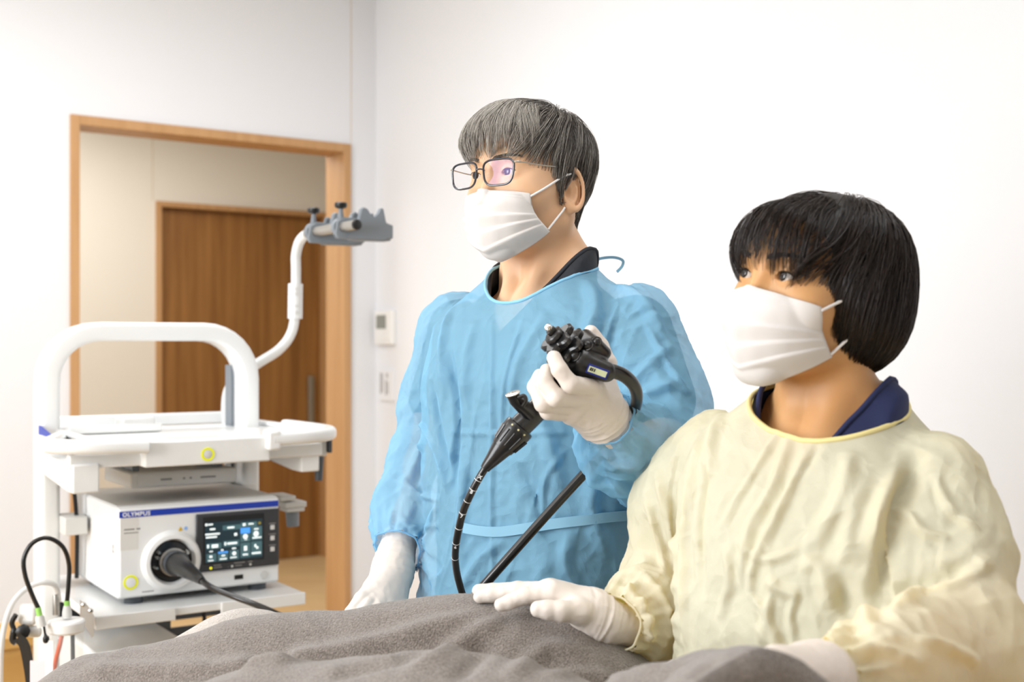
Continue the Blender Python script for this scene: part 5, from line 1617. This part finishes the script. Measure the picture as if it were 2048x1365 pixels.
# gloves
glove('glove', MAN,
      [[(P(1183, 776, 1.480), 0.0115), (P(1141, 769, 1.455), 0.0108), (P(1119, 740, 1.453), 0.0098), (P(1108, 716, 1.458), 0.0088)],
       [(P(1165, 798, 1.482), 0.0118), (P(1112, 796, 1.456), 0.0110), (P(1089, 764, 1.462), 0.0098), (P(1094, 742, 1.474), 0.0088)],
       [(P(1150, 815, 1.488), 0.0115), (P(1086, 808, 1.464), 0.0106), (P(1070, 775, 1.476), 0.0094), (P(1080, 752, 1.490), 0.0086)],
       [(P(1140, 828, 1.496), 0.0105), (P(1096, 824, 1.478), 0.0098), (P(1080, 800, 1.490), 0.0086), (P(1086, 780, 1.502), 0.0080)],
       [(P(1208, 780, 1.525), 0.0150), (P(1214, 728, 1.535), 0.0125), (P(1200, 692, 1.54), 0.0108), (P(1182, 664, 1.538), 0.0088)]],
      [[(P(1200, 818, 1.525), 0.024), (P(1186, 780, 1.495), 0.0155)], [(P(1196, 822, 1.525), 0.024), (P(1166, 800, 1.492), 0.0155)],
       [(P(1192, 826, 1.525), 0.024), (P(1150, 817, 1.496), 0.0145)], [(P(1190, 828, 1.525), 0.023), (P(1142, 828, 1.502), 0.0125)], [(P(1200, 815, 1.53), 0.022), (P(1208, 782, 1.525), 0.016)]],
      [(P(1196, 824, 1.527), 0.0255), (P(1214, 846, 1.54), 0.0290), (P(1240, 876, 1.56), 0.0305)])
glove('glove', MAN,
      [[(P(738, 1205, 1.80), 0.012), (P(716, 1240, 1.75), 0.0105), (P(706, 1275, 1.72), 0.0095), (P(700, 1300, 1.70), 0.0085)],
       [(P(756, 1212, 1.80), 0.012), (P(738, 1252, 1.75), 0.011), (P(728, 1285, 1.72), 0.0095), (P(722, 1310, 1.70), 0.0085)],
       [(P(775, 1216, 1.81), 0.012), (P(762, 1256, 1.76), 0.0105), (P(752, 1288, 1.73), 0.0095), (P(748, 1310, 1.71), 0.0085)],
       [(P(795, 1214, 1.83), 0.011), (P(788, 1250, 1.79), 0.0095), (P(780, 1276, 1.76), 0.0085), (P(776, 1294, 1.75), 0.0078)],
       [(P(748, 1175, 1.83), 0.014), (P(724, 1200, 1.80), 0.0125), (P(704, 1226, 1.77), 0.0108), (P(692, 1246, 1.75), 0.009)]],
      [[(P(784, 1150, 1.87), 0.024), (P(740, 1203, 1.81), 0.015)], [(P(784, 1152, 1.87), 0.024), (P(758, 1210, 1.81), 0.016)],
       [(P(784, 1152, 1.87), 0.024), (P(777, 1214, 1.82), 0.016)], [(P(786, 1152, 1.87), 0.023), (P(795, 1212, 1.835), 0.014)], [(P(782, 1150, 1.865), 0.022), (P(750, 1178, 1.83), 0.016)]],
      [(P(784, 1146, 1.872), 0.0245), (P(790, 1118, 1.88), 0.0262), (P(800, 1080, 1.90), 0.0275)], h=0.0019)

# ------------------------------------------------------------------ the assistant in the yellow gown
yawW = 57.0
RWh = basis(yawW, 8.0, -6.0)
sW = 0.95
CWm = P(1530, 550, 1.33) - 0.0855 * sW * RWh[1]
wom = dict(label='person in pale yellow gown and white mask with short dark hair, hand on the blanket', fem=True, C=CWm, s=sW, head=(yawW, 8.0, -6.0), yaw=45.0, su=-0.165, neck=(0.041, 0.045), n0=(0, -0.012, -0.05), n1=(0.0, -0.014, -0.17), shift=0.008, tilt=-0.20,
    torso=[(-0.08, 0.05, 0.05, -0.03), (-0.115, 0.072, 0.065, -0.03), (-0.130, 0.086, 0.075, -0.028), (-0.158, 0.115, 0.093, -0.025), (-0.185, 0.142, 0.106, -0.02), (-0.215, 0.162, 0.117, -0.016), (-0.27, 0.174, 0.13, -0.012), (-0.36, 0.172, 0.138, -0.004), (-0.50, 0.168, 0.132, -0.005), (-0.70, 0.19, 0.15, -0.005), (-1.05, 0.22, 0.18, 0.0)],
    armR=[(P(1430, 920, 1.51), 0.050), (P(1378, 1015, 1.54), 0.060), (P(1362, 1180, 1.57), 0.062), (P(1300, 1225, 1.50), 0.048), (P(1236, 1248, 1.435), 0.0265)],
    armL=[(P(1860, 972, 1.31), 0.055), (P(1902, 1110, 1.27), 0.055), (P(1925, 1300, 1.22), 0.055), (P(1790, 1340, 1.14), 0.046), (P(1655, 1356, 1.065), 0.0265)],
    skin=skin_mat('skin_tan', '#cf9963', '#d8a672'), look=(-0.12, 1, 0.05), brow=0.006, hairmat=M_hair_w, capmat=M_cap_w, scrub=mat('navy_scrubs', '#1d2650', 0.8, bump=(700, 0.3, 0.001)),
    vn=(-0.185, 1.1, 0.45), neckline=(0.084, 0.080, 0.0, -0.010), gown=cloth_mat('yellow_nonwoven', '#fdf9de', 0.90, 0.32, thru='#fcdc40'), bind=0.0030, bindmat=mat('yellow_binding', '#f0e2a0', 0.7), hem=1.0, hipu=0.62, drift=-3.0, seed=9,
    mprof=[(0.104, -0.016), (0.116, -0.036), (0.116, -0.058), (0.109, -0.083), (0.099, -0.106), (0.064, -0.124)],
    medge=[(0.062, 0.060, -0.028), (0.064, 0.054, -0.044), (0.066, 0.046, -0.058), (0.066, 0.036, -0.070), (0.064, 0.026, -0.078)],
    env=env_wom, hairline=LINE_W, capin=0.007, locks=locks_woman,
    creases=[([(1560, 860), (1500, 960), (1440, 1060)], 0.0055, 0.0035), ([(1470, 1080), (1530, 1120), (1600, 1100)], 0.0055, 0.003), ([(1500, 1190), (1530, 1230), (1520, 1290)], 0.0055, 0.004), ([(1545, 1180), (1535, 1240), (1560, 1290)], 0.0055, 0.004), ([(1600, 1180), (1580, 1230), (1590, 1290)], 0.0055, 0.003), ([(1420, 900), (1400, 1050), (1405, 1200)], 0.007, -0.005), ([(1800, 1000), (1840, 1060), (1900, 1080)], 0.006, 0.004), ([(1870, 950), (1900, 1020), (1960, 1060)], 0.006, 0.004), ([(1290, 1000), (1320, 1090), (1330, 1150)], 0.006, 0.004), ([(1580, 870), (1545, 980), (1500, 1060), (1480, 1180)], 0.008, 0.005), ([(1620, 900), (1570, 1000), (1510, 1130), (1500, 1200)], 0.007, 0.005), ([(1640, 890), (1590, 960), (1560, 1010)], 0.007, -0.004),
             ([(1400, 860), (1380, 1000), (1372, 1150), (1372, 1290)], 0.010, 0.007), ([(1440, 830), (1420, 900), (1415, 960)], 0.012, 0.006), ([(1310, 940), (1340, 1040), (1355, 1120)], 0.010, 0.006),
             ([(1840, 900), (1800, 1000), (1775, 1120), (1755, 1250)], 0.014, -0.010), ([(1815, 930), (1770, 1010), (1740, 1100)], 0.012, 0.007), ([(1785, 1195), (1860, 1170), (1960, 1130)], 0.012, -0.006), ([(1780, 1215), (1870, 1180), (1985, 1120)], 0.010, 0.007),
             ([(1440, 1240), (1460, 1160), (1450, 1090)], 0.008, 0.004), ([(1530, 1160), (1560, 1180), (1600, 1190)], 0.008, 0.004), ([(1510, 1250), (1560, 1300), (1600, 1310)], 0.008, 0.005), ([(1600, 1130), (1640, 1140), (1660, 1220)], 0.012, 0.005),
             ([(1680, 1150), (1700, 1230), (1720, 1290)], 0.012, -0.006), ([(1700, 900), (1680, 1000), (1620, 1100)], 0.012, 0.005), ([(1730, 950), (1700, 1050), (1690, 1130)], 0.012, 0.004),
             ([(1830, 1275), (1900, 1300), (1960, 1330)], 0.008, 0.006), ([(1700, 1310), (1760, 1300), (1850, 1330)], 0.008, 0.005), ([(1250, 1170), (1290, 1230), (1300, 1290)], 0.008, 0.006), ([(1230, 1200), (1260, 1250), (1255, 1300)], 0.007, -0.005), ([(1290, 1150), (1330, 1210), (1340, 1280)], 0.008, 0.005)])
WOM, gownW, bvW, hsW, RWo, CWo, _s = person(wom)
glove('glove', WOM,
      [[(P(1102, 1187, 1.432), 0.0112), (P(1048, 1193, 1.430), 0.0102), (P(1018, 1205, 1.428), 0.0090), (P(1002, 1211, 1.427), 0.0082)],
       [(P(1096, 1182, 1.455), 0.0112), (P(1035, 1182, 1.462), 0.0100), (P(985, 1190, 1.466), 0.0090), (P(960, 1194, 1.467), 0.0082)],
       [(P(1098, 1181, 1.476), 0.0108), (P(1035, 1179, 1.490), 0.0096), (P(985, 1182, 1.497), 0.0088), (P(957, 1182, 1.50), 0.0080)],
       [(P(1110, 1186, 1.494), 0.0100), (P(1060, 1188, 1.510), 0.0088), (P(1025, 1194, 1.516), 0.0080), (P(1005, 1200, 1.52), 0.0072)],
       [(P(1160, 1225, 1.412), 0.0140), (P(1122, 1223, 1.402), 0.0125), (P(1094, 1221, 1.400), 0.0112), (P(1076, 1219, 1.400), 0.0095)]],
      [[(P(1180, 1226, 1.436), 0.021), (P(1106, 1187, 1.434), 0.0145)], [(P(1180, 1222, 1.445), 0.021), (P(1100, 1183, 1.455), 0.0145)],
       [(P(1180, 1222, 1.452), 0.020), (P(1102, 1182, 1.474), 0.0135)], [(P(1180, 1226, 1.46), 0.020), (P(1112, 1187, 1.49), 0.0115)], [(P(1184, 1230, 1.43), 0.020), (P(1158, 1224, 1.414), 0.0145)]],
      [(P(1186, 1228, 1.44), 0.0215), (P(1214, 1246, 1.437), 0.0225), (P(1256, 1252, 1.45), 0.0235)])
glove('glove', WOM,
      [[(P(1545, 1330, 1.01), 0.0112), (P(1515, 1338, 0.985), 0.0102), (P(1492, 1360, 0.968), 0.009), (P(1484, 1376, 0.96), 0.0082)],
       [(P(1540, 1342, 1.0), 0.0112), (P(1508, 1356, 0.972), 0.010), (P(1490, 1380, 0.955), 0.009), (P(1484, 1396, 0.95), 0.0082)],
       [(P(1545, 1360, 0.99), 0.0108), (P(1512, 1378, 0.965), 0.0096), (P(1500, 1400, 0.95), 0.0088), (P(1496, 1416, 0.945), 0.008)],
       [(P(1560, 1378, 0.985), 0.010), (P(1530, 1398, 0.96), 0.0088), (P(1522, 1416, 0.95), 0.008), (P(1520, 1430, 0.945), 0.0072)],
       [(P(1600, 1332, 1.05), 0.014), (P(1560, 1326, 1.04), 0.0122), (P(1530, 1326, 1.03), 0.011), (P(1512, 1330, 1.025), 0.0095)]],
      [[(P(1630, 1350, 1.05), 0.021), (P(1550, 1330, 1.015), 0.0145)], [(P(1630, 1355, 1.05), 0.021), (P(1546, 1344, 1.005), 0.0145)],
       [(P(1630, 1358, 1.048), 0.020), (P(1550, 1362, 0.995), 0.0135)], [(P(1632, 1362, 1.045), 0.020), (P(1564, 1378, 0.99), 0.0115)], [(P(1630, 1348, 1.055), 0.020), (P(1602, 1334, 1.05), 0.0145)]],
      [(P(1630, 1352, 1.052), 0.0215), (P(1652, 1356, 1.062), 0.0225), (P(1690, 1356, 1.085), 0.0235)], h=0.0017)
# ------------------------------------------------------------------ endoscope in the doctor's hand
sc_ = tag(empty('endoscope', P(1110, 1365, 1.52)), 'black endoscope held by the person in blue, its cord running to the processor', 'endoscope')
M_scope = mat('scope_black', '#111214', 0.32, coat=0.25)
M_knob = mat('knob_black', '#17181a', 0.30, coat=0.3)
XB = P(1190, 700, 1.50) - P(1052, 842, 1.50); XB /= np.linalg.norm(XB)         # along the body, upwards
KA = np.array([-0.62, -0.45, 0.64]); KA -= XB * (KA @ XB); KA /= np.linalg.norm(KA)   # knob axis
ZB = np.cross(XB, KA); ZB /= np.linalg.norm(ZB)
if ZB[1] > 0: ZB = -ZB                                                        # towards the viewer
HB = P(1172, 708, 1.498)


def scope_body(p):
    d = rbox(p, HB, np.stack([XB, KA, ZB]), (0.024, 0.018, 0.021), 0.008)
    d = smin(d, rbox(p, HB - XB * 0.030, np.stack([XB, KA, ZB]), (0.026, 0.015, 0.016), 0.010), 0.012)
    d = smin(d, cone(p, HB - XB * 0.03, P(1095, 800, 1.505), 0.0155, 0.0142), 0.012)
    d = smin(d, cone(p, P(1095, 800, 1.505), P(1042, 852, 1.500), 0.0142, 0.0142), 0.006)
    d = smin(d, cone(p, P(1166, 726, 1.478), P(1212, 744, 1.478), 0.0150, 0.0125), 0.010)
    d = smin(d, cone(p, HB - XB * 0.012, HB - XB * 0.012 + KA * 0.03, 0.015, 0.013), 0.008)
    return d


V, F = nets(scope_body, P(1035, 870, 1.45) - 0.02, P(1230, 660, 1.56) + 0.02, 0.0014)
V = relax(V, F, 1)
body_s = obj('control_body', V, F, M_scope, sc_, world=True, sharp=0)
bvS = bvh_of(V, F)


def star(c, ax, r, th, lobes, dep, n=72):
    """lobed hand wheel"""
    ax = ax / np.linalg.norm(ax); a = XB - ax * (XB @ ax); a /= np.linalg.norm(a); b = np.cross(ax, a)
    rings = []
    for h_, k in ((0, 0.86), (th * 0.22, 1.0), (th * 0.78, 1.0), (th, 0.86)):
        rings.append([c + ax * h_ + (r * k * (1 - dep * (0.5 - 0.5 * math.cos(lobes * t)) ** 1.6)) * (math.cos(t) * a + math.sin(t) * b) for t in np.linspace(0, 2 * math.pi, n, endpoint=False)])
    V_ = np.concatenate(rings); F_ = []
    for i in range(3):
        for k in range(n): F_.append((i * n + k, i * n + (k + 1) % n, (i + 1) * n + (k + 1) % n, (i + 1) * n + k))
    F_.append(tuple(reversed(range(n)))); F_.append(tuple(range(3 * n, 4 * n)))
    return MB().add(V_, F_)


K0 = HB - XB * 0.012
mbo('angle_wheel', star(K0 + KA * 0.022, KA, 0.0285, 0.0095, 6, 0.26), M_knob, sc_, world=True, sharp=30)
mbo('angle_wheel', star(K0 + KA * 0.036, KA, 0.0240, 0.0095, 5, 0.32), M_knob, sc_, world=True, sharp=30)
mbo('lock_disc', MB().lathe(K0 + KA * 0.046, KA, [(0.0115, 0), (0.012, 0.002), (0.011, 0.005), (0.008, 0.007)], 28), M_scope, sc_, world=True)
lv = mbo('lock_lever', MB().hexa([K0 + KA * h_ + XB * a + ZB * b for h_ in (0.052, 0.058) for a in (-0.004, 0.008) for b in (-0.004, 0.004)]), M_scope, sc_, world=True, bevel=0.0015)
mbo('lever_pin', MB().lathe(K0 + KA * 0.057 + XB * 0.002, KA, [(0.0035, 0), (0.0045, 0.002), (0.0045, 0.006), (0.003, 0.0075)], 12), M_chrome, lv, world=True)
mbo('hub', MB().cyl(K0 + KA * 0.012, K0 + KA * 0.046, 0.010), M_scope, sc_, world=True)
for (x, y, r_) in ((1174, 691, 0.0062), (1149, 712, 0.0064), (1194, 684, 0.0050)):
    h0, n0 = hit(bvS, x, y)
    if h0 is None: continue
    if n0[1] > 0: n0 = -n0
    mbo('remote_button', MB().lathe(h0 - n0 * 0.002, n0, [(r_ * 1.25, 0), (r_ * 1.25, 0.0025), (r_, 0.0028)] + [(r_ * math.cos(t), 0.0028 + r_ * 0.75 * math.sin(t)) for t in np.linspace(0.15, 1.5, 6)], 20), M_scope, body_s, world=True)
# label on the cord boot
pts_, nn_ = [], []
for x, y in ((1181, 738), (1195, 743), (1208, 748)):
    h0, n0 = hit(bvS, x, y)
    if h0 is not None:
        pts_.append(h0); nn_.append(n0 if n0[1] < 0 else -n0)
if len(pts_) >= 2:
    pts_ = np.array(pts_); nn_ = np.array(nn_)
    n_ = nn_.mean(0); n_ /= np.linalg.norm(n_)
    d_ = pts_[-1] - pts_[0]; d_ -= n_ * (d_ @ n_); d_ /= np.linalg.norm(d_); s_ = np.cross(n_, d_); c_ = pts_.mean(0) + n_ * 0.0012
    plate = lambda w_, h_, k: MB().hexa([c_ + n_ * (k + t) + d_ * a + s_ * b for t in (0, 0.0005) for b in (-h_, h_) for a in (-w_, w_)])
    mbo('label_border', plate(0.0130, 0.0058, 0.0), mat('label_blue', '#1f2f8c', 0.4), body_s, world=True)
    mbo('label_plate', plate(0.0112, 0.0036, 0.0006), mat('label_pale', '#dfe6bd', 0.5), body_s, world=True)
    for a0, a1 in ((-0.0095, -0.0075), (-0.0070, -0.0055), (-0.0045, -0.0030)):
        mbo('label_print', MB().hexa([c_ + n_ * (0.0011 + t) + d_ * a + s_ * b for t in (0, 0.0003) for b in (-0.0016, 0.0022) for a in (a0, a1)]), M_dink, body_s, world=True)
# working-channel port
pa, pb_ = P(1062, 828, 1.494), P(1030, 800, 1.478)
pr = mbo('channel_port', MB().sweep([pa, 0.5 * (pa + pb_), pb_, P(1026, 790, 1.476)], [0.0105, 0.0090, 0.0078, 0.0078], 18), M_scope, sc_, world=True)
pd = P(1026, 788, 1.476) - pb_; pd /= np.linalg.norm(pd)
mbo('port_rim', MB().lathe(P(1026, 790, 1.476), pd, [(0.0075, 0), (0.0092, 0.001), (0.0092, 0.0022), (0.0040, 0.0028), (0.0034, 0.0005)], 24), M_chrome, pr, world=True)
mbo('port_loop', MB().sweep(spline([P(1036, 796, 1.470), P(1048, 792, 1.468), P(1052, 802, 1.468), P(1046, 812, 1.472)], 5), 0.0024, 10), M_scope, pr, world=True)
# collar, boot and insertion tube
ga, gb = P(1042, 852, 1.500), P(1004, 896, 1.500)
ca_ = (gb - ga) / np.linalg.norm(gb - ga)
Lc = np.linalg.norm(gb - ga)
col_ = mbo('stiffness_ring', MB().lathe(ga, ca_, [(0.0142, 0), (0.0182, 0.001), (0.0190, 0.004), (0.0186, 0.010), (0.0160, Lc * 0.75), (0.0142, Lc)], 32), M_scope, sc_, world=True)
sd1 = np.cross(ca_, [0, 1, 0]); sd1 /= np.linalg.norm(sd1)
fw = np.array([0, -1.0, 0]); fw -= ca_ * (fw @ ca_); fw /= np.linalg.norm(fw)
for ang in range(0, 360, 30):
    t = math.radians(ang); rdv = math.cos(t) * fw + math.sin(t) * sd1
    a = ga + ca_ * 0.011 + rdv * 0.0184; b = ga + ca_ * (Lc * 0.85) + rdv * 0.0155
    mbo('grip_rib', MB().sweep([a, b], [0.0016, 0.0012], 6), M_knob, col_, world=True)
    if ang in (0, 30, 330):
        mbo('ring_digit', MB().cyl(ga + ca_ * 0.005 + rdv * 0.0186, ga + ca_ * 0.005 + rdv * 0.0193, 0.0013, n=8), mat('digit_ink', '#d8d2a0', 0.5), col_, world=True)
tube = [P(1004, 896, 1.50), P(988, 916, 1.50), P(970, 938, 1.502), P(952, 968, 1.506), P(938, 996, 1.512), P(927, 1022, 1.52), P(918, 1056, 1.53), P(912, 1090, 1.545), P(911, 1125, 1.57), P(918, 1165, 1.60), P(935, 1215, 1.63), P(965, 1265, 1.64)]
sp0 = spline(tube, 8)
mbo('boot', MB().sweep(sp0[:17], np.interp(np.arange(17), [0, 16], [0.0135, 0.0062]), 18), M_scope, sc_, world=True)
it_ = mbo('insertion_tube', MB().sweep(sp0[14:], 0.0046, 14), M_rubber, sc_, world=True)
for k in (22, 27, 34, 41, 48, 55, 62):
    tdir = sp0[k + 1] - sp0[k]; tdir /= np.linalg.norm(tdir)
    mbo('depth_ring', MB().lathe(sp0[k], tdir, [(0.0046, -0.0004), (0.00475, -0.0003), (0.00475, 0.0003), (0.0046, 0.0004)], 16), M_wink, it_, world=True)
for k, s2 in ((20, 'X'), (28, '8'), (42, '7'), (56, '6')):
    tdir = sp0[k + 1] - sp0[k]; tdir /= np.linalg.norm(tdir)
    o3 = np.array([0, -1.0, 0]); o3 -= tdir * (o3 @ tdir); o3 /= np.linalg.norm(o3); r3 = np.cross(-tdir, o3)
    M3 = Matrix(((r3[0], -tdir[0], o3[0], 0), (r3[1], -tdir[1], o3[1], 0), (r3[2], -tdir[2], o3[2], 0), (0, 0, 0, 1)))
    pos = sp0[k] + o3 * 0.0047 - r3 * 0.0018 + tdir * 0.002
    M3 = MW[sc_.name].inverted() @ Matrix.Translation(Vector(pos)) @ M3
    text('depth_digit', s2, 0.006, M3, M_wink, it_, extrude=0.0001, bold=0.0002)
# cord: out of the boot, round behind the wrist, down across the gown and over to the processor
cord = [P(1206, 742, 1.478), P(1226, 743, 1.480), P(1250, 753, 1.486), P(1268, 772, 1.497), P(1274, 796, 1.515), P(1268, 824, 1.545), P(1256, 850, 1.60), P(1232, 880, 1.625), P(1190, 925, 1.625), P(1100, 1023, 1.625), P(965, 1175, 1.63), P(925, 1222, 1.66), P(870, 1262, 1.75), P(760, 1290, 1.95), P(650, 1275, 2.2), P(578, 1240, 2.37), P(520, 1214, 2.46), P(462, 1192, 2.50), P(420, 1174, 2.53), P(396, 1156, 2.57)]
cs_ = spline(cord, 8)
rr_ = np.interp(np.arange(len(cs_)), [0, 20, 36, 50, len(cs_) - 12, len(cs_) - 1], [0.0092, 0.0080, 0.0070, 0.0064, 0.0060, 0.0066])
mbo('universal_cord', MB().sweep(cs_, rr_, 14), M_rubber, sc_, world=True)
# connector in the processor's socket

ca2 = CW(SX, -0.006, SZ); cax = np.array([*(-CDP), 0.0])
cb2 = P(392, 1153, 2.575)
pl1 = mbo('connector', MB().sweep([ca2, ca2 + cax * 0.03, ca2 + cax * 0.05, 0.55 * (ca2 + cax * 0.05) + 0.45 * cb2, cb2, P(404, 1163, 2.555)], [0.026, 0.026, 0.023, 0.018, 0.0125, 0.008], 24), M_scope, sc_, world=True)
mbo('connector_collar', MB().lathe(ca2 + cax * 0.008, cax, [(0.027, 0), (0.030, 0.001), (0.030, 0.009), (0.027, 0.010)], 30), M_steel, pl1, world=True)
mbo('connector_band', MB().lathe(ca2 + cax * 0.030, cax, [(0.0262, 0), (0.0275, 0.001), (0.0275, 0.008), (0.026, 0.009)], 30), M_dgrey, pl1, world=True)
upz = np.array([0, 0, 1.0]); sdx = np.array([*CAX, 0.0])
for dx, dz, l_, r_ in ((-0.034, 0.012, 0.022, 0.0055), (-0.030, 0.022, 0.016, 0.005), (-0.038, -0.008, 0.026, 0.0042), (0.026, 0.020, 0.034, 0.0055)):
    a = ca2 + sdx * dx + upz * dz
    mbo('connector_pin', MB().sweep([a, a + cax * l_ * 0.6, a + cax * l_], [r_, r_, r_ * 0.6], 14), M_chrome, pl1, world=True)
